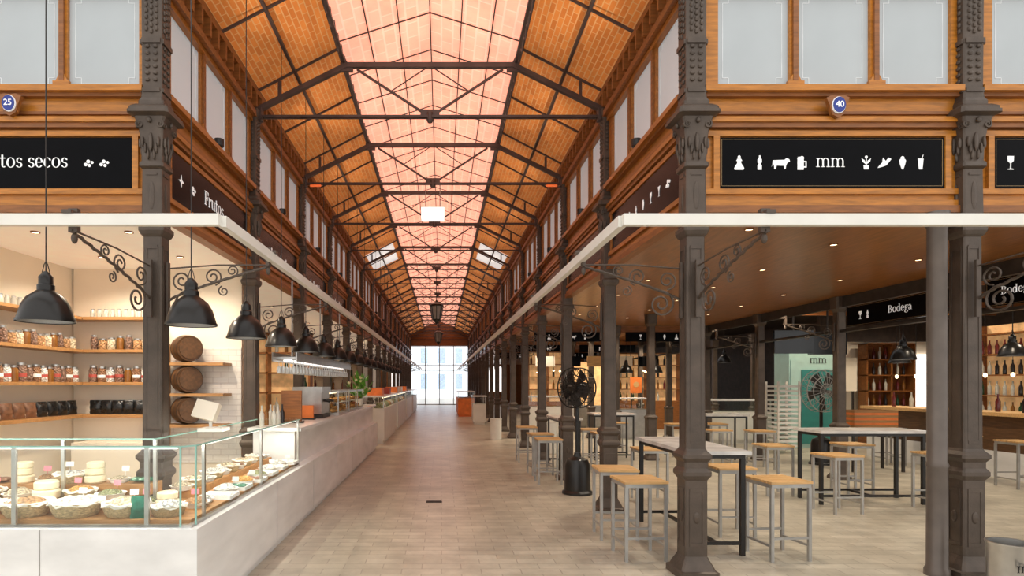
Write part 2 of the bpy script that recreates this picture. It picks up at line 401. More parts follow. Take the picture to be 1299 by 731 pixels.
for k in range(NR-1):
    put_bay(nb,nxs,npn,(XL,ROW[k],0),PI/2,'nave_left',k<4)
    put_bay(nb,nxs,npn,(XR,ROW[k]+SP,0),-PI/2,'nave_right',k<4)
# ---------------------------------------------------------------- columns
def column():
    e=root('cast_iron_column',(0,0,0),'ornate dark brown cast-iron column with scrolled capital','column','cast-iron columns')
    g=G(); g.sq([(.165,0),(.165,.05),(.142,.06),(.126,.10),(.104,.14),(.092,.17),(.092,.80),(.10,.81),(.118,.84),(.118,.87),(.097,.90),(.097,.95),(.122,.985),(.122,1.01),(.094,1.04),(.083,1.06)],ch=.12)
    for a in range(4):
        g.T=Matrix.Rotation(a*PI/2,4,'Z'); g.box(.09,.097,-.055,.055,.25,.28); g.box(.09,.097,-.055,.055,.70,.73)
        g.box(.09,.097,-.06,-.045,.25,.73); g.box(.09,.097,.045,.06,.25,.73); g.ell(.093,0,.49,.012,.028,.05)
    g.T=None; ob('pedestal',g,M['iron'],e)
    g=G(); g.sq([(.081,1.04),(.078,2.0),(.075,2.82),(.092,2.84),(.105,2.87),(.105,2.90),(.086,2.92),(.081,3.40)],ch=.12)
    for a in range(4):
        g.T=Matrix.Rotation(a*PI/2,4,'Z')
        g.box(.071,.084,-.045,.045,1.10,1.13); g.box(.07,.081,-.045,.045,2.72,2.75)
        for yy in (-.045,.045): g.box(.07,.082,yy-.005,yy+.005,1.12,2.74)
        g.box(.078,.091,-.045,.045,2.96,2.98); g.ell(.083,0,3.16,.012,.026,.12); g.box(.078,.088,-.045,.045,3.33,3.35)
    g.T=None; ob('shaft',g,M['iron'],e)
    g=G(); g.sq([(.081,3.38),(.10,3.40),(.10,3.43),(.086,3.45),(.09,3.60),(.104,3.72),(.128,3.80),(.17,3.82),(.17,3.845),(.16,3.85),(.16,3.87),(.15,3.88),(.125,3.90)],ch=.12)
    for a in range(4):
        for s_ in (-1,1):
            g.T=Matrix.Rotation(a*PI/2,4,'Z')
            pts=[]
            for i in range(22):
                t=i/21*2.6*PI; r=.034*(1-i/26)
                pts.append((.112,s_*(.084-r*math.cos(t+PI/2)),3.74+r*math.sin(t+PI/2)))
            g.tube(pts,.008,5)
            for q in range(3): g.ell(.092+.005*q,s_*(.025+.02*q),3.50+.05*q,.014,.011,.045)
        g.ell(.10,0,3.60,.016,.018,.08); g.ell(.125,0,3.77,.018,.02,.026)
    g.T=None; ob('capital',g,M['iron'],e,smooth=True)
    g=G(); g.sq([(.105,3.88),(.105,3.94),(.09,3.97),(.083,4.05),(.087,4.9),(.11,4.95),(.118,5.0),(.118,5.03)],ch=.12)
    for a in range(4):
        g.T=Matrix.Rotation(a*PI/2,4,'Z')
        g.box(.08,.096,-.073,.073,4.02,4.05); g.box(.08,.10,-.078,.078,4.42,4.46)
        for i in range(6):
            z=4.12+i*.055
            for s_ in (-1,1): g.ell(.088,s_*.033,z,.013,.022,.017,8,4)
        for i in range(8):
            z=4.52+i*.05
            for s_ in (-1,0,1): g.ell(.088,s_*.042,z+abs(s_)*.02,.013,.016,.022,8,4)
    g.T=None; ob('upper_shaft',g,M['iron'],e)
    return e
c0=column(); c0.location=(XR,ROW[0],0)
cols=[(XL,ROW[0]),(XR+BX,ROW[0]),(XR+2*BX,ROW[0]),(-4.70,ROW[0])]
for k in range(1,NR): cols+= [(XL,ROW[k]),(XR,ROW[k])]
for p in cols: clone(c0,(p[0],p[1],0))
e=root('iron_post',(4.41,ROW[3],0),'slim dark square iron post holding up the timber ceiling','post','slim aisle posts')
g=G(); g.sq([(.14,0),(.14,.04),(.10,.1),(.10,.85),(.12,.9),(.075,.95),(.07,2.8),(.10,2.86),(.11,3.055)]); ob('shaft',g,M['iron'],e)
for p in [(4.41,ROW[k]) for k in range(4,10)]+[(6.7,ROW[k]) for k in range(2,10)]+[(9.2,ROW[5]),(9.2,ROW[6])]: clone(e,(p[0],p[1],0))
g=G(); g.lathe([(.09,.0),(.09,.05),(.075,.08),(.072,.9),(.08,.92),(.07,.95),(.07,2.9),(.085,2.93),(.085,3.03)],20)
top(ob('downpipe',g,M['pipe'],loc=(4.14,ROW[0]-.04,0),smooth=True),'round dark grey-brown iron downpipe beside the column','pipe')
# ---------------------------------------------------------------- trusses
g=G(); hw=2.255; kx=1.05; zt=4.97; zk=5.62
for yy in (-.025,.025):
    g.beam((-hw,yy,zt),(hw,yy,zt),.024)
g.beam((-hw,0,zt+.05),(-kx,0,zk),.06); g.beam((hw,0,zt+.05),(kx,0,zk),.06); g.beam((-kx,0,zk),(kx,0,zk),.06)
for s_ in (-1,1):
    g.beam((0,0,zt),(s_*.92,0,zk-.05),.026); g.beam((s_*.5,0,zt+.32),(0,0,zk),.012)
    g.beam((s_*kx,0,zk),(s_*1.165,0,5.86),.045)
    g.box(s_*kx-.08,s_*kx+.08,-.02,.02,zk-.08,zk+.03)
    g.box(s_*hw-.14,s_*hw+.14,-.05,.05,zt-.05,zt+.1)
    g.beam((s_*1.9,0,zt+.2),(s_*1.9,0,5.42),.035)
g.lathe([(.03,zt-.07),(.045,zt-.04),(.045,zt+.05),(.03,zt+.08)],10)
g.box(-.12,.12,-.015,.015,zt,zt+.09)
t0=top(ob('roof_truss',g,M['truss'],loc=(XC,ROW[0],0)),'riveted dark iron roof truss spanning the nave','truss','roof trusses')
for k in range(1,NR): clone(t0,(XC,ROW[k],0))
# ---------------------------------------------------------------- rails and brackets
RZ=2.657
def rail(x0,x1,y0,y1):
    g=G(); g.box(x0,x1,y0,y1,RZ-.036,RZ+.036)
    return top(ob('awning_rail',g,M['white']),'long white painted metal awning rail on iron brackets','rail','awning rails')
rail(1.17,9.5,3.74,3.79); rail(-7,-1.43,3.74,3.79)
rail(1.15,1.20,3.795,YE-2); rail(-1.45,-1.40,3.795,YE-2)
def spiral(cx,cz,r0,r1,a0,a1,n=26,y=0): return [(cx+(r0+(r1-r0)*i/n)*math.cos(a0+(a1-a0)*i/n),y,cz+(r0+(r1-r0)*i/n)*math.sin(a0+(a1-a0)*i/n)) for i in range(n+1)]
g=G()
g.box(.085,.105,-.02,.02,2.15,2.62)
n=40; pts=[]
for i in range(n+1):
    t=i/n; pts.append((.10+.83*t,0.006*math.sin(i*1.6),2.30+.29*t**.8))
g.tube(pts,.012,5)
g.tube([(.10,0,2.57),(.5,0,2.60),(.93,0,2.60)],.007,5)
g.tube(spiral(.26,2.27,.115,.02,PI*.5,PI*4.2),.009,5)
g.tube(spiral(.46,2.50,.075,.015,-PI*.4,PI*3.0),.007,5)
g.tube(spiral(.62,2.55,.05,.01,-PI*.4,PI*2.8),.006,5)
g.tube(spiral(.21,2.47,.08,.015,PI*1.5,-PI*1.8),.0075,5)
g.tube(spiral(.55,2.38,.045,.01,PI*.6,PI*3.4),.006,5)
g.box(.90,.93,-.03,.03,2.59,RZ+.085); g.ell(.915,0,2.55,.02,.02,.035)
g.box(.90,.985,-.03,.03,RZ+.038,RZ+.06)
bk=top(ob('scroll_bracket',g,M['iron'],loc=(XR,ROW[0],0),rz=PI),'wrought-iron scroll bracket holding the white rail','bracket','scroll brackets')
clone(bk,(XR,ROW[0],0),-PI/2,(1.20,1,1)); clone(bk,(XL,ROW[0],0),0,(1.03,1,1)); clone(bk,(XL,ROW[0],0),-PI/2,(1.20,1,1))
clone(bk,(XR+BX,ROW[0],0),-PI/2,(1.20,1,1)); clone(bk,(XR+2*BX,ROW[0],0),-PI/2,(1.20,1,1))
for k in range(1,NR-2): clone(bk,(XR,ROW[k],0),PI); clone(bk,(XL,ROW[k],0),0,(1.03,1,1))
for k in (1,2,3): clone(bk,(6.7,ROW[k+1],0),PI)
# ---------------------------------------------------------------- signs
LT=M['letter']
ID={
     'tag':[[(-.3,0),(.3,0),(.34,.1),(.26,.28),(.16,.4),(.1,.56),(.2,.62),(.12,.76),(-.12,.76),(-.2,.62),(-.1,.56),(-.16,.4),(-.26,.28),(-.34,.1)],circ(0,.88,.1)],
     'bot':[[(-.14,0),(.14,0),(.14,.3),(.05,.42),(.14,.5),(.14,.72),(.05,.8),(.05,.98),(-.05,.98),(-.05,.8),(-.14,.72),(-.14,.5),(-.05,.42),(-.14,.3)]],
     'cow':[[(-.55,.3),(-.5,.65),(.3,.68),(.42,.8),(.62,.72),(.66,.55),(.5,.5),(.4,.3),(.36,.05),(.28,.05),(.26,.28),(-.25,.3),(-.3,.05),(-.4,.05),(-.42,.3),(-.5,.45),(-.6,.2)]],
     'jug':[[(-.22,0),(.2,0),(.2,.72),(-.22,.72)],circ(-.11,.78,.12),circ(.08,.8,.14),[(.2,.15),(.4,.15),(.4,.6),(.2,.6),(.2,.52),(.33,.52),(.33,.23),(.2,.23)]],
     'pot':[[(-.16,0),(.16,0),(.2,.3),(-.2,.3)],[(-.03,.3),(.03,.3),(.03,.9),(-.03,.9)],circ(0,.9,.1),[(0,.35),(.26,.55),(.34,.8),(.12,.65)],[(0,.35),(-.26,.55),(-.34,.8),(-.12,.65)]],
     'bird':[[(-.5,.1),(-.1,.2),(.15,.3),(.5,.75),(.3,.85),(.1,.6),(-.1,.85),(-.15,.5),(-.3,.35)]],
     'cup':[[(-.05,0),(.05,0),(.22,.5),(-.22,.5)],circ(-.1,.62,.14),circ(.1,.62,.14),circ(0,.82,.14)],
     'glas':[[(-.12,0),(.12,0),(.2,.78),(-.2,.78)],[(.06,.78),(.1,.78),(.2,1.05),(.16,1.05)]],
     'wine':[[(-.2,0),(.2,0),(.2,.05),(.03,.08),(.03,.45),(.2,.6),(.22,.95),(-.22,.95),(-.2,.6),(-.03,.45),(-.03,.08),(-.2,.05)]],
     'mart':[[(-.16,0),(.16,0),(.03,.06),(.03,.45),(.26,.85),(-.26,.85),(-.03,.45),(-.03,.06)]],
     'nuts':[circ(-.25,.3,.17),circ(.12,.2,.15),circ(.0,.6,.18),circ(.38,.5,.14)],
     'star':[[(0,0),(.1,.35),(.45,.45),(.1,.58),(0,.95),(-.1,.58),(-.45,.45),(-.1,.35)]]}
IM={}
for k_,v_ in ID.items():
    g=G()
    for p in v_: g.poly(p,-.002,.002,z=-.5)
    IM[k_]=g.mesh('icon_'+k_,LT)
NMI={'tag':'tagine_icon','bot':'bottle_icon','cow':'cow_icon','jug':'beer_jug_icon','pot':'plant_icon','bird':'bird_icon','cup':'ice_cream_icon','glas':'drink_cup_icon','wine':'wine_glass_icon','mart':'cocktail_icon','nuts':'nuts_icon','star':'leaf_icon'}
def sign(loc,rz,W,z0,z1,label,parts,xo=.225,border=True):
    g=G(); g.box(xo,xo+W,-.02,.0,z0,z1)
    o=top(ob('sign_board',g,M['black'],loc=loc,rz=rz),label,'sign')
    if border:
        g=G(); b=.014; t=.002
        g.box(xo+b,xo+W-b,-.022,-.02,z0+b,z0+b+t); g.box(xo+b,xo+W-b,-.022,-.02,z1-b-t,z1-b)
        g.box(xo+b,xo+b+t,-.022,-.02,z0+b,z1-b); g.box(xo+W-b-t,xo+W-b,-.022,-.02,z0+b,z1-b)
        ob('border_line',g,M['gold'],parent=o)
    zc=(z0+z1)/2
    for p in parts:
        if p[0]=='T': ob('lettering',p[1],parent=o,loc=(p[2],-.023,zc))
        else:
            for i,n_ in enumerate(p[1]):
                if not n_: continue
                c=ob(NMI[n_],IM[n_],parent=o,loc=(p[2]+i*p[4],-.023,zc)); c.scale=(p[3],1,p[3])
    return o
txF=serif('Frutos secos',.158,LT); txFs=serif('Frutos',.19,LT); txmm=serif('mm',.15,LT,.07); txB=serif('Bodega',.15,LT); txB2=serif('Bodega',.13,LT)
allic=['tag','bot','cow','jug','pot','bird','cup','wine','mart','nuts']
sign((XR,ROW[0],0),0,1.88,3.245,3.665,'black fascia sign with white food icons and mm lettering',
   [('I',['tag','bot','cow','jug'],.385,.122,.172),('T',txmm,1.155),('I',['pot','bird','cup','glas'],1.45,.115,.152)])
sign((XR+BX,ROW[0],0),0,1.88,3.245,3.665,'black fascia sign with white glass icons',[('I',['wine','','bot','','wine'],.36,.12,.2)])
sign((-4.70,ROW[0],0),0,1.88,3.245,3.665,'black fascia sign reading Frutos secos',[('T',txF,1.17),('I',['nuts','nuts'],1.74,.085,.13)],border=False)
sign((XL,ROW[0],0),PI/2,2.0,3.245,3.665,'black fascia sign reading Frutos beside the nave',[('I',['star','nuts'],.42,.12,.25),('T',txFs,1.2)],.23,False)
for k in range(1,NR-1):
    sq=random.sample(allic,4)
    sign((XL,ROW[k],0),PI/2,2.0,3.245,3.665,'black fascia sign with white icons above the stalls',[('I',sq,.8,.12,.24)] if k<5 else [],.23,False)
for k in range(0,NR-1):
    sq=['nuts','star','tag','bot','cup','wine','mart','nuts'] if k==0 else random.sample(allic,6)
    sign((XR,ROW[k]+SP,0),-PI/2,2.0,3.245,3.665,'black fascia sign with white icons above the bar',[('I',sq,.45,.11,.22)] if k<5 else [],.23,False)
g=G(); g.box(6.68,6.74,ROW[0]+.1,YE,2.88,3.06); struct('trim_5',g,M['irond'],'dark iron beam along the wine bar')
g=G(); g.box(6.66,6.76,ROW[0]+.1,YE,2.46,2.50); struct('trim_6',g,M['irond'],'thin dark iron beam along the wine bar')
sign((6.68,ROW[1]+SP,0),-PI/2,2.0,2.53,2.86,'black hanging sign reading Bodega',[('I',['wine','bot'],.55,.13,.16),('T',txB,1.35)],.23)
sign((6.68,ROW[0]+SP,0),-PI/2,2.0,2.53,2.86,'black hanging sign reading Bodega near the column',[('T',txB2,.62),('I',['jug','mart'],1.4,.13,.16)],.23)
for j,k in enumerate((4,6,8)):
    g=G(); g.box(XR+.2,6.6,ROW[k]-.03,ROW[k]+.03,2.9,3.05); struct('trim_%d'%(j+7),g,M['woodn'],'cross beam in the aisle')
    for xx in (XR,XR+BX): sign((xx,ROW[k]-.04,0),0,1.88,2.66,2.9,'black hanging sign with white icons',[('I',random.sample(['tag','bot','cow','wine','cup'],4),.6,.13,.3)],border=False)
def plaque(num,loc):
    e=root('number_plaque',loc,'blue oval enamel number plaque reading %s'%num,'plaque')
    g=G(); g.poly([(-.095,.065),(-.05,.085),(0,.078),(.05,.085),(.095,.065),(.07,0),(.05,-.07),(0,-.10),(-.05,-.07),(-.07,0)],-.005,.03); ob('carved_backing',g,M['woodn'],e)
    g=G(); g.poly(circ(0,0,.068,24,.8),-.018,-.005); ob('rim',g,M['letter'],e)
    g=G(); g.poly(circ(0,0,.063,24,.8),-.024,-.018); ob('enamel',g,M['blue'],e)
    ob('number',text(num,.07,LT),parent=e,loc=(0,-.026,0))
plaque('40',(3.27,ROW[0]-.10,3.895)); plaque('25',(-3.56,ROW[0]-.10,3.91))
# ---------------------------------------------------------------- pendant lamps
def pend(cord):
    e=root('pendant_lamp',(0,0,0),'black enamel industrial dome pendant lamp on a thin cord','lamp','black pendant lamps')
    g=G(); out=[(.178,0),(.178,.015),(.168,.05),(.15,.11),(.118,.165),(.075,.2),(.055,.215)]; g.lathe(out,24,cap=False)
    g.lathe([(r-.006,z-.002) for r,z in out],24,cap=False,mi=1); g.lathe([(.184,-.006),(.184,.012)],24,cap=False)
    ob('shade',g,[M['blackm'],M['dsteel']],e,smooth=True)
    g=G(); g.lathe([(.055,.21),(.056,.25),(.046,.26),(.046,.31),(.03,.33),(.012,.35)],16); ob('socket_cap',g,M['blackm'],e,smooth=True)
    g=G(); g.tube([(0,0,.35),(0,0,cord)],.0045,5); g.tube([(.03,0,.33),(.012,0,.40),(0,0,.42)],.003,4); g.tube([(-.03,0,.33),(-.012,0,.40),(0,0,.42)],.003,4); ob('cord',g,M['blackm'],e)
    g=G(); g.ell(0,0,.09,.04,.04,.055); ob('bulb',g,M['bulbw'],e,smooth=True)
    return e
p0=pend(3.5); p0.location=(-1.87,4.36,2.04)
for k in range(1,18): clone(p0,(-1.87,4.36+1.228*k,2.04))
clone(p0,(-2.78,4.1,2.04))
p1=pend(1.2); p1.location=(7.6,9.6,2.0)
for x,y,z in [(8.8,11.2,2.0),(9.2,9.4,2.05),(8.2,7.9,2.1),(5.0,15.8,1.9),(5.8,15.8,1.9),(8.0,16.5,2.2)]: clone(p1,(x,y,z))
e=root('globe_bulb_lamp',(9.6,8.3,1.75),'small bare glowing bulb hanging over the wine bar','lamp','bare bulbs over the wine bar')
ob('bulb',G().ell(0,0,0,.03,.03,.04),M['bulb'],e,smooth=True); ob('cord',G().tube([(0,0,.035),(0,0,2.14)],.004,4),M['blackm'],e)
for k in range(1,9): clone(e,(9.6,8.3+k*.5,1.75))
for k in range(6):
    for x in (3.0,5.4): clone(e,(x+.35*(k%3),15.6+k*.9,1.95),scale=(1,1,.515))
# ---------------------------------------------------------------- stools and tables
def stool():
    e=root('bar_stool',(0,0,0),'bar stool with slatted wooden seat and grey steel legs','stool','slatted bar stools')
    g=G()
    for i in range(6): y=-.175+i*.07; g.box(-.2,.2,y-.027,y+.027,.70,.722)
    ob('seat',g,M['slat'],e)
    g=G()
    for s_ in (-1,1):
        g.box(-.19,.19,s_*.18-.012,s_*.18+.012,.665,.699); g.box(s_*.18-.012,s_*.18+.012,-.17,.17,.665,.699)
    ob('seat_frame',g,M['dsteel'],e)
    for s_ in (-1,1):
        g=G(); g.box(-.168,.168,s_*.18-.009,s_*.18+.009,.20,.22); ob('stretcher',g,M['dsteel'],e)
        g=G(); g.box(s_*.18-.009,s_*.18+.009,-.168,.168,.13,.15); ob('stretcher',g,M['dsteel'],e)
    for a in (-1,1):
        for b in (-1,1):
            g=G(); g.box(a*.18-.014,a*.18+.014,b*.18-.014,b*.18+.014,0,.665); ob('leg',g,M['dsteel'],e)
    return e
s0=stool(); s0.location=(1.83,5.42,0); s0.rotation_euler=(0,0,.04)
for x,y,r in [(1.82,6.12,-.05),(3.12,5.42,.1),(3.08,6.25,0),(4.95,7.30,.12),(4.80,8.45,0),(6.05,8.6,0),(6.35,7.45,.1),
     (1.72,9.4,0),(1.75,10.35,.1),(2.85,8.0,0),(5.3,11.2,0),(6.0,11.0,0),(5.2,12.9,.1),(1.75,12.0,0),(2.95,10.6,0),(2.9,11.4,0),(4.0,13.3,0),(6.1,13.0,0),(8.9,9.0,0),(8.9,10.0,.1),(8.9,11.6,0)]:
    clone(s0,(x,y,0),r)
def table(w,d,h=.98):
    e=root('high_table',(0,0,0),'high bar table with grey marble top and black steel frame','table')
    g=G(); g.box(-w/2,w/2,-d/2,d/2,h-.035,h); ob('tabletop',g,M['marblet'],e)
    a,b=w/2-.05,d/2-.08
    g=G()
    for s_ in (-1,1):
        g.box(-a-.02,a+.02,s_*b-.018,s_*b+.018,h-.075,h-.037); g.box(s_*a-.018,s_*a+.018,-b,b,h-.075,h-.037)
    ob('top_frame',g,M['blackm'],e)
    g=G()
    for s_ in (-1,1): g.box(-a,a,s_*b-.014,s_*b+.014,.10,.13)
    g.box(-.015,.015,-b,b,.10,.13)
    ob('foot_rail',g,M['blackm'],e)
    for s_ in (-1,1):
        for t_ in (-1,1):
            g=G(); g.box(s_*a-.02,s_*a+.02,t_*b-.02,t_*b+.02,0,h-.075); ob('leg',g,M['blackm'],e)
    return e
t1=table(.58,1.5); t1.location=(2.56,6.1,0); t1['group']='high bar tables'
t2=table(1.45,.62); t2.location=(5.70,7.95,0); t2['group']='high bar tables'
for x,y in [(5.75,12.0),(3.6,12.4)]: clone(t2,(x,y,0),0,(.6,1,1))
clone(t1,(2.3,11.0,0),0,(.75,.8,1))
# ---------------------------------------------------------------- fans
def fan(R,H,col):
    e=root('pedestal_fan',(0,0,0),'large black pedestal fan with wire cage and heavy base','fan')
    g=G(); g.lathe([(.22,0),(.22,.03),(.19,.06),(.18,.42),(.15,.5),(.06,.54),(.045,.6)],20); ob('base',g,M['blackm'],e,smooth=True)
    g=G(); g.tube([(0,0,.55),(0,0,H)],.03,8); ob('pole',g,M['blackm'],e)
    g=G()
    for yy,rr in ((-.10,R),(-.10,R*.66),(-.13,R*.33),(.06,R)):
        g.tube([(rr*math.cos(t*PI/14),yy,H+rr*math.sin(t*PI/14)) for t in range(29)],.010,4)
    for i in range(24):
        a=2*PI*i/24; c,s_=math.cos(a),math.sin(a)
        g.tube([(.05*c,-.15,H+.05*s_),(R*.6*c,-.14,H+R*.6*s_),(R*c,-.10,H+R*s_),(R*c,.06,H+R*s_),(R*.5*c,.13,H+R*.5*s_),(.06*c,.14,H+.06*s_)],.005,4)
    ob('cage',g,M[col],e)
    g=G()
    for i in range(5):
        a=i*2*PI/5+.3; g.T=Matrix.Translation((0,-.04,H))@Matrix.Rotation(a,4,'Y')
        g.add([(.04,-.02,-.03),(R*.85,-.03,-.12),(R*.9,.03,.10),(.04,.02,.04)],[(0,1,2,3)])
    g.T=None; g.lathe([(.05,-.08),(.06,.02)],12,0,H,ax='y'); ob('blades',g,M['irond'],e)
    g=G(); g.lathe([(.06,-.06),(.09,-.02),(.09,.14),(.05,.2)],14,0,H,ax='y'); ob('motor',g,M['blackm'],e,smooth=True)
    return e
f1=fan(.29,1.54,'blackm'); f1.location=(1.98,8.5,0); f1.rotation_euler=(0,0,-.95)
f2=fan(.42,1.46,'dsteel'); f2.location=(7.55,11.6,0); f2.rotation_euler=(0,0,.2)
# ---------------------------------------------------------------- display counter
dc=root('display_counter',(-1.9,3.77,0),'white marble counter with glass display case of dried fruit','counter')
g=G()
g.box(-5,-1.62,3.83,4.62,0,.08); g.box(-2.15,-1.62,4.62,14.35,0,.08)
g.box(-5,-1.58,3.77,4.62,.08,.66); g.box(-2.18,-1.58,4.62,14.4,.08,.66)
ob('marble_base',g,M['marble'],dc,world=True)
g=G(); g.box(-2.18,-1.70,6.75,14.4,.66,1.05); g.box(-2.24,-1.62,6.72,14.45,1.05,1.09)
ob('worktop',g,M['marble'],dc,world=True)
for y in (5.6,7.2,8.8,10.4,12.0,13.6): ob('panel_seam',G().box(-1.583,-1.577,y,y+.008,.08,.655),M['dsteel'],dc,world=True)
for x in (-2.6,-3.6): ob('panel_seam',G().box(x,x+.006,3.767,3.772,.08,.655),M['dsteel'],dc,world=True)
g=G(); g.box(-5,-1.66,3.86,4.60,.661,.70); g.box(-5,-2.3,4.15,4.60,.70,.76); g.box(-2.16,-1.66,4.60,6.7,.661,.70); g.box(-2.16,-1.95,4.6,6.7,.70,.76)
g.box(-5,-2.2,4.40,4.60,.76,.84)
ob('wooden_deck',g,M['woods'],dc,world=True)
CH=.07 # chamfered glass corner
g=G(); 
for a in [(-5,-1.63-CH,3.80,3.808,.665,1.185),(-1.638,-1.63,3.80+CH,6.72,.665,1.185),(-5,-1.63-CH,3.80,4.32,1.186,1.194),(-2.12,-1.63,4.325,6.72,1.186,1.194)]:
    ob('glass_pane',G().box(*a),M['glass'],dc,world=True)
g=G(); g.add([(-1.63-CH,3.80,.665),(-1.63,3.80+CH,.665),(-1.63,3.80+CH,1.185),(-1.63-CH,3.80,1.185)],[(0,1,2,3)]); ob('corner_pane',g,M['glass'],dc,world=True)
for a,b in [((-5,3.797,1.19),(-1.63-CH,3.797,1.19)),((-1.63-CH,3.797,1.19),(-1.627,3.80+CH,1.19)),((-1.627,3.80+CH,1.19),(-1.627,6.72,1.19)),((-5,4.32,1.19),(-2.12,4.32,1.19)),((-2.12,4.32,1.19),(-2.12,6.72,1.19)),((-1.63-CH,3.799,.665),(-1.63-CH,3.799,1.19)),((-1.628,3.80+CH,.665),(-1.628,3.80+CH,1.19))]:
    g=G(); g.beam(a,b,.010); ob('glass_edge',g,M['gedge'],dc,world=True)
for x in (-1.93,-2.80): ob('steel_post',G().box(x-.014,x+.014,3.815,3.835,.665,1.185),M['steel'],dc,world=True)
for y in (4.05,5.33,6.70): ob('steel_post',G().box(-1.66,-1.64,y-.012,y+.012,.665,1.185),M['steel'],dc,world=True)
for x in (-2.8,-2.12): ob('steel_post',G().box(x-.012,x+.012,4.31,4.33,.7,1.185),M['steel'],dc,world=True)
g=G(); g.box(-5,-1.63,3.80,3.83,.66,.68); g.box(-1.66,-1.63,3.83,6.72,.66,.68)
ob('base_rail',g,M['steel'],dc,world=True)
ob('added_case_light',G().box(-5,-1.74,3.83,3.85,1.17,1.18),M['bulbw'],dc,world=True)  # light strips added inside the case to brighten the baskets
ob('added_case_light',G().box(-1.68,-1.66,4.1,6.65,1.17,1.18),M['bulbw'],dc,world=True)
def heapm(r,h,mat):
    g=G(); rs=[]
    for i in range(6):
        t=i/5; rr=r*math.cos(t*PI/2)+.004
        rs.append([(rr*math.cos(2*PI*j/16)*(1+.06*random.uniform(-1,1)),rr*math.sin(2*PI*j/16)*(1+.06*random.uniform(-1,1)),h*math.sin(t*PI/2)+random.uniform(-.008,.008)) for j in range(16)])
    g.rings(rs); return g.mesh('dried_food_heap',mat,True)
HP=[heapm(.115,.065,m) for m in FM]
def basket(R=.14,h=.085):
    g=G(); g.lathe([(R*.78,0),(R*.9,h*.3),(R,h*.8),(R*1.04,h),(R*.96,h),(R*.8,h*.35)],24)
    b=top(ob('wicker_basket',g,M['wicker'],smooth=True),'round woven wicker basket lined with white cloth in the display case','basket','baskets in the display case')
    g=G(); rs=[]
    for r,z in [(R*.9,h*.82),(R*1.06,h*.86),(R*1.07,h*1.02),(R*1.0,h*1.1),(R*.88,h*1.0),(R*.86,h*.5)]:
        rs.append([((r+random.uniform(-.012,.008))*math.cos(2*PI*j/24),(r+random.uniform(-.012,.008))*math.sin(2*PI*j/24),z+.007*math.sin(j*1.9)+random.uniform(-.004,.004)) for j in range(24)])
    g.rings(rs); ob('cloth_liner',g,M['cloth'],b,smooth=True)
    return b
b0=basket(); first=True
g=G(); g.lathe([(.085,0),(.10,.02),(.115,.045),(.122,.05),(.112,.05),(.09,.025)],20); wb=top(ob('white_bowl',g,M['paper'],loc=(-1.76,4.5,.70),smooth=True),'white serving bowl of sweets in the display case','bowl','white bowls in the display case')
g=G(); w_,d_=.12,.105; g.box(-w_,w_,-d_,d_,0,.008)
for s_ in (-1,1): g.box(-w_,w_,s_*d_-.005,s_*d_+.005,0,.03); g.box(s_*w_-.005,s_*w_+.005,-d_,d_,0,.03)
wt=top(ob('serving_tray',g,M['paper'],loc=(-1.78,4.74,.70)),'flat white rectangular tray in the display case','tray','flat trays in the display case')
g=G(); g.box(-.035,.035,-.002,.002,.05,.10); g.tube([(0,.003,0),(0,.003,.08)],.002,4); pc=g.mesh('price_card',M['paper'])
pc2=pc.copy(); pc2.materials.clear(); pc2.materials.append(M['pink'])
names=['toasted almonds','pale peeled nuts','dark sultanas','dried apricots','dried cranberries','sugared sweets','green pumpkin seeds','dried figs']
def food(x,y,z,s,i,where,card):
    h=ob('dried_food_heap',HP[i],loc=(x,y,z),rz=random.uniform(0,6)); h.scale=(s,s,s*random.uniform(.8,1.25)); top(h,'heap of %s in a %s'%(names[i],where),'dried food',kind='stuff')
    if card:
        c=ob('price_card',pc if i%3 else pc2,loc=(x+random.uniform(-.05,.06),y+.02,z+.04*s),rz=random.uniform(-.3,.3)); c.rotation_euler[0]=-.15; c.scale=(.8,.8,.8); top(c,'small price card stuck in the dried food','price card','price cards')
def place_b(x,y,z,s=1,i=0,card=True):
    global first
    b=b0 if first else clone(b0,(x,y,z))
    b.location=(x,y,z); b.scale=(s,s,s); b.rotation_euler=(0,0,random.uniform(0,6)); first=False
    food(x,y,z+.05*s,s,i,'wicker basket',card)
def packet(mat):
    g=G(); rs=[]
    for i in range(9):
        t=i/8; th=.035*math.sin(PI*min(1,max(0,(t-.05)/.9)))+.002
        rs.append([((.07+.004*math.sin(i*2.1))*math.cos(2*PI*j/12),th*math.sin(2*PI*j/12),.20*t) for j in range(12)])
    g.rings(rs); return g.mesh('food_packet',mat,True)
PK={k:packet(M[k]) for k in ('gpk','bpk','kpk','wpk')}
PKM={'gpk':'green','kpk':'black','bpk':'brown','wpk':'pale'}
def flatpk(k,x,y,z,rz,s=.6):
    o=ob('food_packet',PK[k],loc=(x,y,z),rz=rz); o.rotation_euler[0]=-PI/2; o.scale=(s,s,s); top(o,'%s wrapped packet lying in a tray'%PKM[k],'packet')
def tray(x,y,z,kk,card=None):
    if wt.get('used'): clone(wt,(x,y,z))
    else: wt.location=(x,y,z); wt['used']=1
    for i in range(3): flatpk(kk,x-.07+.07*i,y-.06,z+.028,random.uniform(-.15,.15),random.uniform(.48,.58))
    if card: 
        c=top(ob('price_card',card,loc=(x+random.uniform(-.05,.05),y+.085,z+.01),rz=random.uniform(-.2,.2)),'small price card standing on a tray','price card','price cards'); c.scale=(.8,.8,.8)
def bowl(x,y,z,i,s=1,card=False):
    if wb.get('used'): b=clone(wb,(x,y,z))
    else: b=wb; wb.location=(x,y,z); wb['used']=1
    b.scale=(s,s,s)
    food(x,y,z+.02,.88*s,i,'white bowl',card)
g=G(); g.lathe([(.07,0),(.08,.01),(.08,.05),(.07,.06)],18); chz=g.mesh('cheese_wheel',M['cheese'],True)
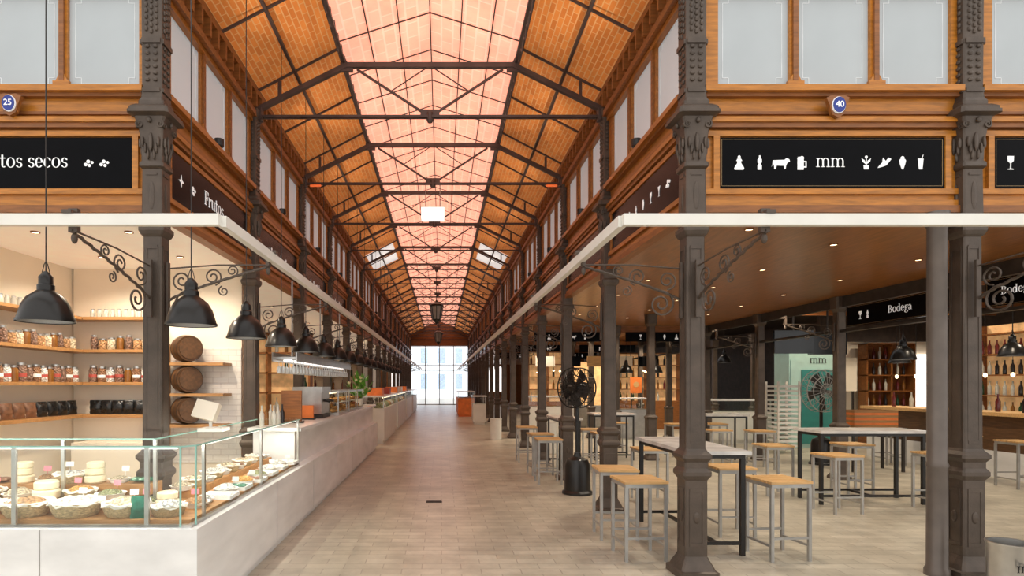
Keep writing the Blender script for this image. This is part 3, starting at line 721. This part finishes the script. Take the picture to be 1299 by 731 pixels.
def cheese(x,y,z,s=1): 
    o=ob('cheese_wheel',chz,loc=(x,y,z)); o.scale=(s,s,s); top(o,'small pale round cheese wheel in the display case','cheese','cheese wheels in the display case')
for x,s,i,c in [(-1.87,.82,5,False),(-2.16,1.05,1,True),(-2.50,1.15,5,True),(-2.84,1.1,0,False),(-3.16,1.0,2,True),(-3.46,.95,1,False),(-3.75,.9,5,True)]: place_b(x,4.0,.70,s,i,c)
# second row, tight mix of bowls, trays, baskets and cheeses
for j,(x,t) in enumerate([(-1.79,'b'),(-2.00,'c'),(-2.17,'b')]):
    if t=='b': bowl(x,4.26,.70,[0,3,6][j],.82,True)
    else: cheese(x,4.26,.70); cheese(x,4.26,.76,.9)
for j in range(8):
    x=-2.42-.225*j
    if j%3==0: bowl(x,4.27,.76,[6,1,5][j//3],.88,j%2==0)
    elif j%3==1: place_b(x,4.28,.76,.76,[3,0,5][j//3],True)
    else: cheese(x-.02,4.27,.76,1.15); cheese(x-.02,4.27,.83,1.0)
# back row on the top step, stacked higher
for j in range(10):
    x=-2.30-.185*j
    if j in (3,): place_b(x,4.50,.84,.85,5); continue
    if j%3==0:
        for i in range(3): flatpk(['gpk','wpk','bpk'][(j//3)%3],x-.05+.05*i,4.44,.865,random.uniform(-.15,.15),.55)
    elif j%3==1: bowl(x,4.50,.84,[1,0,3][j//3%3],.66,True)
    else: cheese(x,4.50,.84,.95); cheese(x,4.50,.90,.85); cheese(x+.005,4.50,.95,.8)
for j,x in enumerate((-1.80,-1.98,-2.13)):
    if j!=1: bowl(x,4.42 if j else 4.43,.70,[5,0,1][j],.6)
for k in range(11):
    y=4.62+.195*k
    for j,x in enumerate((-1.77,-2.045)):
        z=.70 if j==0 else .76
        xx=x+random.uniform(-.012,.012)
        q=(k*2+j)%4
        if q==3: place_b(xx,y,z,.72,[5,1,0,5,3,1][k%6],False)
        elif q: bowl(xx,y,z,[5,1,5,0,1,5,3,5,1,5,6,5,1,2,5,4,5,1,5,1,0,5][k*2+j],random.uniform(.74,.82),(k+j)%2==0)
        else: tray(xx,y,z,['wpk','wpk','gpk','wpk','bpk'][k%5],pc2 if k%2 else pc)
for k,x,y,z,rz in [('gpk',-2.02,3.89,.70,.2),('gpk',-3.30,3.88,.70,.3)]:
    o=ob('food_packet',PK[k],loc=(x,y,z),rz=rz); o.rotation_euler[0]=-.2; o.scale=(.75,.75,.75); top(o,'crinkled green foil packet among the dried fruit','packet')
e=root('shop_scale',(-1.95,5.0,1.195),'cream shop scale with tilted display on the glass counter','scale')
g=G(); g.box(-.10,.10,-.10,.10,0,.03); ob('body',g,M['white'],e)
g=G(); g.tube([(-.06,.08,.03),(-.06,.08,.12)],.015,8); ob('post',g,M['white'],e)
g=G(); g.T=Matrix.Translation((-.10,.09,.17))@Matrix.Rotation(-.3,4,'X')@Matrix.Rotation(.25,4,'Y'); g.box(-.10,.10,-.035,.035,-.08,.08); ob('display_head',g,M['cream'],e)
# ---------------------------------------------------------------- stall shelving
g=G(); g.box(-4.68,-2.54,7.42,7.5,0,3.06); struct('wall_stall_back',g,M['cream'],'cream back wall of the dried fruit stall')
g=G(); g.box(-3.43,-2.54,7.40,7.419,.6,2.05); struct('trim_11',g,M['wtile'],'white tiled patch of the stall wall')
def shelf(x0,x1,y0,y1,z):
    g=G(); g.box(x0,x1,y0,y1,z-.035,z)
    return top(ob('wall_shelf',g,M['woods']),'oak wall shelf carrying jars and bags','shelf','stall wall shelves')
ZS=[2.42,2.02,1.62,1.22]
for z in ZS: shelf(-4.39,-3.55,7.14,7.415,z); shelf(-4.68,-4.40,5.2,7.415,z)
for z in (1.86,1.48,1.10): shelf(-3.40,-2.66,7.1,7.395,z)
g=G(); g.box(-3.50,-3.44,7.1,7.41,0,2.1); top(ob('shelf_upright',g,M['woods']),'oak upright panel ending the stall shelves','shelf upright')
g=G(); g.box(-4.38,-3.52,6.9,7.41,0,.9); top(ob('back_cabinet',g,M['cream']),'low cream cabinet under the shelves','cabinet')
def jar(mat,lab,r=.06,h=.16):
    e=root('glass_jar',(0,0,0),'glass jar of dried fruit with metal lid on oak shelf','jar','jars on the stall shelves')
    g=G(); g.lathe([(r*.95,0),(r,.01),(r,h*.8),(r*.75,h*.92),(r*.75,h*.97)],14); ob('jar_body',g,mat,e,smooth=True)
    g=G(); g.lathe([(r*.8,h*.95),(r*.8,h*1.08),(r*.7,h*1.1)],14); ob('lid',g,M['steel'],e,smooth=True)
    if lab:
        g=G(); g.lathe([(r*1.02,h*.3),(r*1.02,h*.5)],14,cap=False); ob('jar_label',g,lab,e,smooth=True)
    return e
J=[jar(FM[7],M['rlabel'],.052,.19),jar(FM[1],None,.05,.14),jar(FM[0],None,.05,.13),jar(FM[2],M['paper'],.052,.18),jar(BM[2],None,.028,.10),jar(FM[7],None,.042,.17),jar(FM[5],M['rlabel'],.05,.17),jar(BM[1],None,.045,.16)]
used=set()
def pj(i,loc):
    if i in used: clone(J[i],loc)
    else: J[i].location=loc; used.add(i)
for k in range(10): pj(4,(-4.34+k*.083,7.26,2.42))
for k in range(8): pj([5,2,1,7][k%4],(-4.32+k*.108,7.26,2.02))
for k in range(8): pj([0,3,6,0,7,3,6,0][k],(-4.32+k*.108,7.24,1.62))
for k in range(20): pj(4,(-4.53,5.35+k*.092,2.42))
for k in range(17): pj([1,7,5,2][k%4],(-4.53,5.35+k*.112,2.02))
for k in range(17): pj([3,6,7,0,5][k%5],(-4.50,5.35+k*.112,1.62))
for k in range(11):
    o=ob('food_packet',PK['bpk' if k<7 else 'kpk'],loc=(-4.52,5.35+k*.18,1.225),rz=1.4); o.rotation_euler[0]=-.1; o.scale=(1,1,.85); top(o,'bag of nuts standing on the lowest shelf','packet','bags on the lowest shelf')
for k in range(6):
    o=ob('food_packet',PK['kpk'],loc=(-4.30+k*.14,7.25,1.225),rz=.1*k); o.scale=(1,1,.85); top(o,'dark foil bag standing on the lowest shelf','packet','bags on the lowest shelf')
def barrel():
    e=root('wooden_barrel',(0,0,0),'small oak wine barrel with iron hoops lying on a shelf','barrel','small oak barrels')
    g=G(); g.lathe([(.13,-.14),(.13,-.125),(.155,-.13),(.172,0),(.155,.10),(.14,.10)],20,0,.172,ax='y'); ob('staves',g,M['woodb'],e,smooth=True)
    for y,r in ((-.12,.16),(-.06,.169),(.05,.169)):
        g=G(); g.lathe([(r,y-.010),(r,y+.010)],20,0,.172,ax='y',cap=False); ob('hoop',g,M['irond'],e)
    return e
b_=barrel(); b_.location=(-3.16,7.22,1.48); b_.rotation_euler=(0,0,.75)
clone(b_,(-3.16,7.22,1.10)); clone(b_,(-3.16,7.22,1.86))
# ---------------------------------------------------------------- further stalls
def bottle(mat):
    g=G(); g.lathe([(.035,0),(.037,.01),(.037,.18),(.014,.24),(.013,.31)],10); return g.mesh('bottle',mat,True)
BT=[bottle(m) for m in BM]
def put_bottle(x,y,z,s=1,i=None,grp='bottles on the bar shelves'):
    o=ob('bottle',BT[random.randrange(5) if i is None else i],loc=(x,y,z)); o.scale=(s,s,s); top(o,'glass wine bottle standing on a shelf','bottle',grp)
def rack(x0,x1,y,z0,n,group,back='amber',gap=.2,skip=.25):
    e=root('bottle_rack',((x0+x1)/2,y,0),'timber shelving unit with lit back panel behind a bar','shelving unit')
    g=G(); g.box(x0,x1,y+.28,y+.32,0,z0+.42*n); ob('back_panel',g,M[back],e,world=True)
    g=G(); g.box(x0,x1,y-.05,y+.28,0,z0-.03); ob('base_cabinet',g,M['woodn'],e,world=True)
    for i in range(n+1): ob('shelf',G().box(x0,x1,y,y+.28,z0+.42*i-.03,z0+.42*i),M['woodn'],e,world=True)
    for x in (x0,x1-.04,(x0+x1)/2): ob('upright',G().box(x,x+.04,y,y+.28,z0,z0+.42*n),M['woodn'],e,world=True)
    for i in range(n):
        x=x0+.12
        while x<x1-.1:
            if abs(x-(x0+x1)/2-.02)>.06 and random.random()>skip: put_bottle(x,y+.13,z0+.42*i,1,grp=group)
            x+=gap
rack(-4.6,-2.75,12.2,1.0,4,'bottles in the tapas stall')
rack(-4.6,-2.75,19.2,1.0,4,'bottles in the second stall','cream',.3)
e=root('glass_hanging_rack',(-2.05,9.0,1.9),'lit steel rack hung over the counter with wine glasses','rack')
g=G(); g.box(-2.25,-1.95,7.8,12.4,1.93,1.96); g.box(-2.27,-2.25,7.8,12.4,1.9,2.02); g.box(-1.95,-1.93,7.8,12.4,1.9,2.02)
ob('frame',g,M['steel'],e,world=True)
for y in (8.2,10.1,12.0): ob('hanger',G().box(-2.11,-2.09,y,y+.02,1.96,3.05),M['steel'],e,world=True)
ob('light_strip',G().box(-2.14,-2.06,7.9,12.3,1.905,1.925),M['bulbw'],e,world=True)
g=G(); g.lathe([(.035,0),(.035,-.005),(.004,-.01),(.004,-.08),(.03,-.11),(.036,-.15),(.03,-.19)],10,cap=False); wg=g.mesh('wine_glass',M['crystal'],True)
for k in range(24):
    for x in (-2.2,-2.0):
        o=ob('wine_glass',wg,loc=(x,7.9+k*.19,1.93)); top(o,'upside-down wine glass hanging from the rack','wine glass','wine glasses on the rack')
e=root('coffee_machine',(-1.97,8.9,1.092),'steel espresso machine on the counter','coffee machine')
g=G(); g.box(-.2,.2,-.3,.3,.06,.42); g.box(-.22,.22,-.32,.32,.38,.46); ob('body',g,M['steel'],e)
g=G(); g.box(-.2,.22,-.3,.3,0,.05); ob('drip_tray',g,M['irond'],e)
for yy in (-.15,.15):
    g=G(); g.tube([(.2,yy,.26),(.30,yy,.24)],.018,8); ob('group_handle',g,M['blackm'],e)
for y,m,h,lab in ((7.6,'woodn',.42,'brown wooden menu board standing on the counter'),(8.3,'orange',.2,'orange menu box standing on the counter')):
    e=root('menu_board',(-1.95,y,1.092),lab,'menu board'); g=G(); g.box(-.13,.13,-.02,.02,.02,h); ob('panel',g,M[m],e); g=G(); g.box(-.15,.15,-.06,.06,0,.02); ob('foot',g,M['irond'],e)
for k in range(9): put_bottle(-2.16,9.5+k*.33,1.092,.9,grp='bottles on the tapas counter')
for k in range(6): put_bottle(-2.14+.12*(k%2),6.95+k*.09,1.092,.8,grp='bottles on the tapas counter')
bm_=G().ell(0,0,.03,.055,.04,.032,10,5).mesh('pastry',M['bread'],True)
for y in (9.85,10.95,12.0):
    e=root('countertop_glass_case',(-1.86,y,1.092),'small glass countertop case with warm light and pastries','display case','countertop pastry cases')
    ob('base',G().box(-.2,.2,-.42,.42,0,.04),M['steel'],e); ob('shelf',G().box(-.18,.18,-.40,.40,.19,.20),M['steel'],e); ob('roof',G().box(-.2,.2,-.42,.42,.36,.39),M['steel'],e)
    for s_ in (-1,1):
        ob('glass_pane',G().box(s_*.195-.003,s_*.195+.003,-.41,.41,.04,.36),M['glass'],e)
        for t_ in (-1,1): ob('post',G().box(s_*.19-.008,s_*.19+.008,t_*.41-.008,t_*.41+.008,.04,.36),M['steel'],e)
    ob('light_strip',G().box(-.02,.02,-.38,.38,.345,.358),M['bulb'],e)
    for z in (.04,.20):
        for i in range(6):
            for x in (-.08,.08): top(ob('pastry',bm_,loc=(-1.86+x,y-.33+.13*i,1.092+z),rz=random.uniform(0,3)),'golden baked pastry in the glass countertop case','pastry','pastries in the countertop cases')
def vase(loc,sc=1):
    e=root('potted_flowers',loc,'leafy flower arrangement in a white pot on the counter','plant')
    g=G(); g.lathe([(.07,0),(.09,.12),(.08,.16),(.075,.15)],14); ob('pot',g,M['white'],e,smooth=True)
    g=G(); h=G()
    for i in range(110):
        a=random.uniform(0,2*PI); el=random.uniform(.2,1.5); r=random.uniform(.15,.6)
        p=Vector((math.cos(a)*math.cos(el)*r*.6,math.sin(a)*math.cos(el)*r*.6,.15+math.sin(el)*r))
        d=Vector((-math.sin(a),math.cos(a),0))*.04; u=(p-Vector((0,0,.12))).normalized()*.12
        g.add([p-u*.4,p+d,p+u,p-d],[(0,1,2,3)])
        if i%4==0: h.ell(p.x,p.y,p.z+.05,.04,.04,.03,8,4)
    ob('leaf_cluster',g,M['leaf'],e)['kind']='stuff'; ob('flower_cluster',h,M['petal'],e)['kind']='stuff'
vase((-1.88,13.4,1.095))
def chest(loc,w,l,h,lab,m='white',goods=False):
    e=root('service_counter',loc,lab,'counter','far service counters')
    g=G(); g.box(-w/2+.04,w/2-.04,-l/2+.04,l/2-.04,0,.1); g.box(-w/2,w/2,-l/2,l/2,.1,h-.3); ob('body',g,M[m],e)
    g=G(); g.box(-w/2,w/2,-l/2,l/2,h-.3,h-.01); ob('glass_case',g,M['glass'],e)
    g=G(); g.box(-w/2-.03,w/2+.03,-l/2-.03,l/2+.03,h-.01,h+.03); ob('worktop',g,M['marble'],e)
    for s_ in (-1,1):
        for t_ in (-1,1):
            g=G(); g.box(s_*(w/2-.02)-.012,s_*(w/2-.02)+.012,t_*(l/2-.02)-.012,t_*(l/2-.02)+.012,h-.3,h-.01); ob('corner_post',g,M['steel'],e)
    if goods:
        ob('light_strip',G().box(w/2-.06,w/2-.03,-l/2+.05,l/2-.05,h-.03,h-.012),M['bulb'],e)
        n=int(l/.35)
        for i in range(n):
            o=ob('dried_food_heap',HP[random.choice([3,4,6,0,5])],loc=(loc[0]+w/2-.16,loc[1]-l/2+.2+i*.35,h-.3)); top(o,'heap of fresh food in the refrigerated counter','food',kind='stuff'); o.scale=(1.1,1.2,2)
for y,l in ((17.5,4.2),(22.5,4.5)): chest((-1.82,y,0),.62,l,1.25,'white refrigerated service counter along the nave',goods=True)
for y,l in ((27.8,4.6),(33.5,4.6)): chest((-1.82,y,0),.62,l,1.25,'white refrigerated service counter along the nave')
for k,(x,y,z,m) in enumerate([(-1.82,16.2,1.28,'orange'),(-1.82,18.4,1.28,'rlabel'),(-1.82,21.4,1.28,'orange'),(-1.82,24.0,1.28,'white'),(-1.82,27.0,1.28,'orange')]):
    e=root('produce_crate',(x,y,z),'open slatted crate standing on a service counter','crate','crates on the far counters')
    ob('crate_bottom',G().box(-.2,.2,-.28,.28,0,.02),M[m],e)
    for s_ in (-1,1):
        ob('side',G().box(s_*.19-.01,s_*.19+.01,-.28,.28,.02,.2),M[m],e); ob('end',G().box(-.18,.18,s_*.27-.01,s_*.27+.01,.02,.2),M[m],e)
chest((1.2,30.0,0),.8,3.5,1.2,'orange fronted service counter along the nave','orange')
chest((1.5,23.5,0),.5,1.2,1.1,'white fronted service counter along the nave')
chest((3.3,18.0,0),1.4,.7,1.2,'white service counter in front of the lit kiosk')
chest((7.9,15.9,0),1.8,.7,1.15,'white steel counter beside the fridge')
chest((5.5,17.4,0),1.2,.7,1.15,'steel counter under hanging lamps','steel')
rack(2.9,4.2,19.5,1.0,4,'bottles in the kiosk','amber',.25,.4)
rack(6.0,8.4,20.5,1.0,4,'bottles behind the bar','amber',.22,.3)
def poster(loc,w,h,m,lab,disc=None):
    e=root('poster_panel',loc,lab,'poster'); ob('board',G().box(-w/2,w/2,-.02,.02,0,h),M[m],e)
    for s_ in (-1,1): ob('leg',G().box(s_*w*.4-.02,s_*w*.4+.02,-.02,.02,-loc[2],-.001),M['irond'],e)
    if disc:
        g=G(); g.poly(circ(0,h*.55,w*.25,20),-.03,-.021); ob('disc',g,M[disc],e)
poster((6.2,18.6,1.3),.36,.5,'orange','small orange poster panel with pale round mark','slat')
poster((4.9,18.9,.9),1.2,1.4,'amber','warm lit menu panel in the hall')
poster((10.6,15.6,1.4),1.0,.9,'cream','pale wall panel beside the fridge')
for k in range(5):
    e=root('hanging_menu_board',(3.0+k*.75,16.9,2.25),'small hanging menu board over the kiosk','menu board','hanging menu boards')
    ob('panel',G().box(-.28,.28,-.015,.015,-.15,.15),M[['cream','black','slat','cream','black'][k]],e)
    for s_ in (-1,1): ob('rod',G().tube([(s_*.22,0,.15),(s_*.22,0,.80)],.006,4),M['irond'],e)
e=root('steel_cabinet',(5.2,20.8,0),'tall grey steel storage cabinet in the hall','cabinet')
ob('body',G().box(-.7,.7,-.3,.3,.05,2.0),M['dsteel'],e); ob('plinth',G().box(-.66,.66,-.27,.27,0,.05),M['irond'],e); ob('door',G().box(-.68,-.01,-.32,-.3,.1,1.95),M['steel'],e); ob('door',G().box(.01,.68,-.32,-.3,.1,1.95),M['steel'],e)
# ---------------------------------------------------------------- wine bar on the right
e=root('wine_bar_counter',(9.8,10,0),'long bar counter with oak top and dark panelled front','bar counter')
ob('wood_front',G().box(9.5,10.1,7,13,.45,1.05),M['woodb'],e,world=True)
ob('white_plinth',G().box(9.48,10.1,7,13,0,.45),M['marble'],e,world=True)
ob('worktop',G().box(9.4,10.2,6.9,13.1,1.05,1.11),M['slat'],e,world=True)
for y in (11.0,12.5):
    e=root('bar_shelving',(12.2,y,0),'open timber shelving full of wine bottles','shelving unit','wine bar shelving')
    for z in (.9,1.35,1.8,2.25,2.7): ob('shelf',G().box(-.15,.15,-.70,.70,z-.03,z),M['woodn'],e)
    for s_ in (-1,1): ob('upright',G().box(-.15,.15,s_*.72-.02,s_*.72+.02,0,2.9),M['woodn'],e)
    ob('back_panel',G().box(.15,.18,-.74,.74,0,2.9),M['amber'],e)
    for z in (.9,1.35,1.8,2.25):
        for k in range(8): put_bottle(12.15,y-.62+k*.175,z,1.0,grp='wine bar bottles')
rack(11.3,12.6,15.5,1.0,4,'bottles on the bar end wall','woodn',.16,.1)
for k in range(12): put_bottle(9.75,7.4+k*.47,1.11,1,grp='bottles on the bar counter')
struct('window_190',G().box(12.75,13.45,15.9,15.96,.8,2.4),M['bulbw'],'bright daylight window beyond the bar')
struct('wall_bar_end',G().box(10.4,13.9,16,16.1,0,3.9),M['cream'],'cream wall beyond the wine bar')
struct('trim_12',G().box(10.3,13.9,15.85,15.99,2.75,3.9),M['dark'],'dark band above the bar window')
for i,y in enumerate((7,8.5,10,11.5,13,14.5)): struct('trim_%d'%(13+i),G().box(6.8,13.8,y,y+.06,3.3,3.42),M['woodn'],'cross beam over the wine bar')
e=root('display_fridge',(9.1,14.9,0),'teal and pale green upright display fridge','fridge')
g=G(); g.box(-.40,.80,-.3,.35,0,2.4); ob('cabinet',g,M['tealp'],e)
g=G(); g.box(-.10,.76,-.34,-.30,.1,1.95); ob('door_panel',g,M['teal'],e)
g=G(); g.box(-.37,-.15,-.33,-.30,.1,2.2); ob('side_panel',g,M['tealp'],e)
g=G(); g.tube([(-.15,-.36,.9),(-.15,-.36,1.4)],.015,6); ob('handle',g,M['steel'],e)
ob('lettering',serif('mm',.26,M['irond']),parent=e,loc=(.33,-.31,2.18))
e=root('tray_trolley',(7.95,13.6,0),'white wire tray trolley standing by the fridge','trolley')
for x in (-.24,.24):
    for y in (-.25,.25): ob('upright',G().box(x-.018,x+.018,y-.018,y+.018,0,1.65),M['white'],e)
for i in range(14): ob('tray',G().box(-.22,.22,-.24,.24,.15+i*.105,.195+i*.105),M['paper'],e)
for k in range(7):
    g=G(); w=.4; g.box(-w,w,-.2,.2,0,.03); g.box(-w,w,-.2,-.18,.03,.065); g.box(-w,w,.18,.2,.03,.065); g.box(-w,-w+.02,-.18,.18,.03,.065); g.box(w-.02,w,-.18,.18,.03,.065)
    o=ob('stacked_tray',g,M['orange'] if k%2 else M['woods'],loc=(7.9,10.8,.80+k*.045)); o.scale=(1,1,.68); top(o,'shallow orange wooden tray in a stack','tray','stacked orange trays')
e=root('side_table',(7.9,10.8,0),'plain dark side table under the stacked trays','table'); g=G(); g.box(-.5,.5,-.3,.3,.76,.80); ob('tabletop',g,M['irond'],e)
for a in (-.45,.45):
    for b in (-.25,.25): g=G(); g.box(a-.02,a+.02,b-.02,b+.02,0,.76); ob('leg',g,M['irond'],e)
for x,y in ((7.6,12.6),(8.6,13.0)):
    e=root('hanging_screen',(x,y,2.5),'black flat screen hung over the bar','screen','hanging screens'); g=G(); g.box(-.42,.42,-.03,.03,-.25,.25); ob('panel',g,M['screen'],e); g=G(); g.tube([(0,0,.25),(0,0,1.4)],.02,6); ob('ceiling_pole',g,M['irond'],e)
def bin_(loc,r,h,lab,mm=False,m='steel'):
    e=root('waste_bin',loc,lab,'bin'); g=G(); g.lathe([(r*.9,0),(r,.01),(r*1.02,h-.02),(r*1.08,h-.01),(r*1.08,h),(r*.95,h),(r*.9,h-.25),(r*.9,.03)],24); ob('bucket',g,M[m],e,smooth=True)
    if mm: ob('lettering',serif('mm',.10,M['blackm']),parent=e,loc=(-.02,-r*1.03-.004,h*.62))
bin_((4.25,4.35,0),.14,.42,'round brushed steel bin printed with mm',True)
bin_((2.48,13.4,0),.16,.72,'round white bin beside a column',m='white'); bin_((1.56,16.7,0),.16,.6,'round white bin beside the nave',m='white')
g=G()
g.box(-.11,.11,-.06,.06,.0005,.002)
for i in range(6): g.box(-.10,.10,-.05+i*.02,-.04+i*.02,.002,.006)
top(ob('floor_drain',g,M['irond'],loc=(-.1,7.9,0)),'small slotted metal floor drain','drain')
e=root('box_light_fixture',(XC,ROW[2],4.455),'white box light fixture hung from the truss','light fixture')
g=G(); g.box(-.19,.19,-.1,.1,-.09,.09); ob('housing',g,M['bulbw'],e)
for s_ in (-1,1):
    g=G(); g.tube([(s_*.12,0,.09),(s_*.12,0,.52)],.008,6); ob('rod',g,M['dsteel'],e)
def lantern(loc,top_z):
    e=root('hanging_lantern',loc,'ornate black iron lantern hanging in the nave','lantern','nave lanterns')
    g=G(); g.lathe([(.02,.62),(.05,.56),(.20,.48),(.21,.44),(.20,.43)],8); g.lathe([(.13,.05),(.05,-.05),(.02,-.1)],8)
    for i in range(8):
        a=2*PI*i/8; g.beam((.13*math.cos(a),.13*math.sin(a),.05),(.20*math.cos(a),.20*math.sin(a),.44),.022)
    ob('lantern_frame',g,M['blackm'],e)
    g=G(); g.lathe([(.12,.06),(.185,.43)],8); ob('lantern_glass',g,M['dsteel'],e)
    g=G(); g.tube([(0,0,.6),(0,0,top_z-loc[2])],.012,6); ob('chain',g,M['blackm'],e)
lantern((XC,ROW[5],3.45),4.96); lantern((XC,ROW[9],3.5),4.96)
for x in (-2.12,1.86):
    g=G(); g.lathe([(.018,-.09),(.02,-.085),(.02,.085),(.018,.09)],10); o=ob('infrared_heater',g,M['red'],loc=(x,ROW[2],4.937),smooth=True); o.rotation_euler=(0,PI/2,0); top(o,'small red tube heater fixed under the truss','heater','red tube heaters')
# ---------------------------------------------------------------- lights
LC={}
def lamp(kind,loc,e,r=.05,col=(1,.85,.65),spot=2.2,rot=(0,0,0)):
    k=(kind,e,r,col,spot)
    if k not in LC:
        l=bpy.data.lights.new('lamp',kind); l.energy=e; l.color=col; l.shadow_soft_size=r
        if kind=='SPOT': l.spot_size=spot; l.spot_blend=.6
        LC[k]=l
    o=bpy.data.objects.new('lamp_light',LC[k]); COL.objects.link(o); o.location=loc; o.rotation_euler=rot; return o
g=G(); g.lathe([(.034,-.012),(.042,-.012),(.042,0)],14,cap=False); h=G(); h.lathe([(.033,-.008),(.033,-.004)],14)
dl=root('recessed_downlight',(2.9,5.5,3.06),'small round recessed downlight in the timber ceiling','downlight','ceiling downlights')
ob('trim_ring',g,M['woodn'],dl); ob('lens',h,M['bulb'],dl)
for x in (2.9,4.1,5.6):
    for k in range(10):
        y=5.5+k*1.35+(.6 if x==4.1 else 0)
        if (x,k)!=(2.9,0): clone(dl,(x,y,3.06))
        if (k+int(x))%2==0: lamp('SPOT',(x,y,3.03),78,col=(1,.88,.70))
for x,y in [(-3.0,5.6),(-3.9,5.6),(-3.0,6.7),(-3.9,6.7),(-3.2,9),(-3.2,11),(-3.2,14),(-3.2,16),(-3.2,20),(-3.2,26)]:
    clone(dl,(x,y,3.06)); lamp('SPOT',(x,y,3.03),70 if y<8 else 95,col=(1,.86,.68),spot=2.6)  # downlights and spots added in the stall ceiling to brighten the stalls
for x,y in [(8,8),(8,11),(10.8,9),(10.8,12),(9,13.6),(12,14),(8,18),(11,18)]: clone(dl,(x,y,3.9)); lamp('SPOT',(x,y,3.86),160,col=(1,.85,.65),spot=2.4)  # more downlights and spots added to brighten the wine bar hall
for x,y in [(3.5,18),(5.5,18),(4,22),(7,19),(6,25),(3.5,27)]: clone(dl,(x,y,3.06)); lamp('SPOT',(x,y,3.03),150,spot=2.5)  # extra downlights added to lift the far part of the aisle
g=G(); g.lathe([(.03,0),(.05,.02),(.05,.09),(.04,.09),(.04,.05)],12)  # uplights added along the cornice to throw light on the tiled roof
ul=top(ob('added_uplight',g,M['blackm'],loc=(XL+.06,ROW[0]+SP/2,4.082)),'small black uplight added on the timber cornice to brighten the roof','uplight','added cornice uplights')
for k in range(NR-1):
    y=ROW[k]+SP/2
    for s_,x in ((1,XL+.06),(-1,XR-.06)):
        if not (k==0 and s_==1): clone(ul,(x,y,4.082))
        lamp('SPOT',(x,y,4.18),46,r=.04,col=(1,.90,.76),spot=1.4,rot=(0,PI+s_*.78,0))
def area(loc,sx,sy,e,rot=(0,0,0),col=(1,.95,.86)):
    l=bpy.data.lights.new('strip','AREA'); l.shape='RECTANGLE'; l.size=sx; l.size_y=sy; l.energy=e; l.color=col
    o=bpy.data.objects.new('added_strip_light',l); COL.objects.link(o); o.location=loc; o.rotation_euler=rot
area((-3.3,3.86,1.166),3.2,.02,13,(.45,0,0)); area((-1.69,5.4,1.166),.02,2.5,11,(0,.45,0))  # added area lamps that do the lighting for the case strips
# world
w=bpy.data.worlds.new('World'); S.world=w; w.use_nodes=True
bg=w.node_tree.nodes['Background']; bg.inputs[0].default_value=(1,.98,.95,1); bg.inputs[1].default_value=1.35
S.view_settings.exposure=.12
cd=bpy.data.cameras.new('Camera'); cam=bpy.data.objects.new('Camera',cd); COL.objects.link(cam)
cam.location=(0,0,1.6); cam.rotation_euler=(PI/2,0,0)
f=740/1299; cd.sensor_width=36; cd.lens=36*f; cd.shift_x=(649.5-560)/1299; cd.shift_y=(487-365.5)/1299
cd.clip_end=200
S.camera=cam
for o in bpy.data.objects:
    if 'used' in o: del o['used']
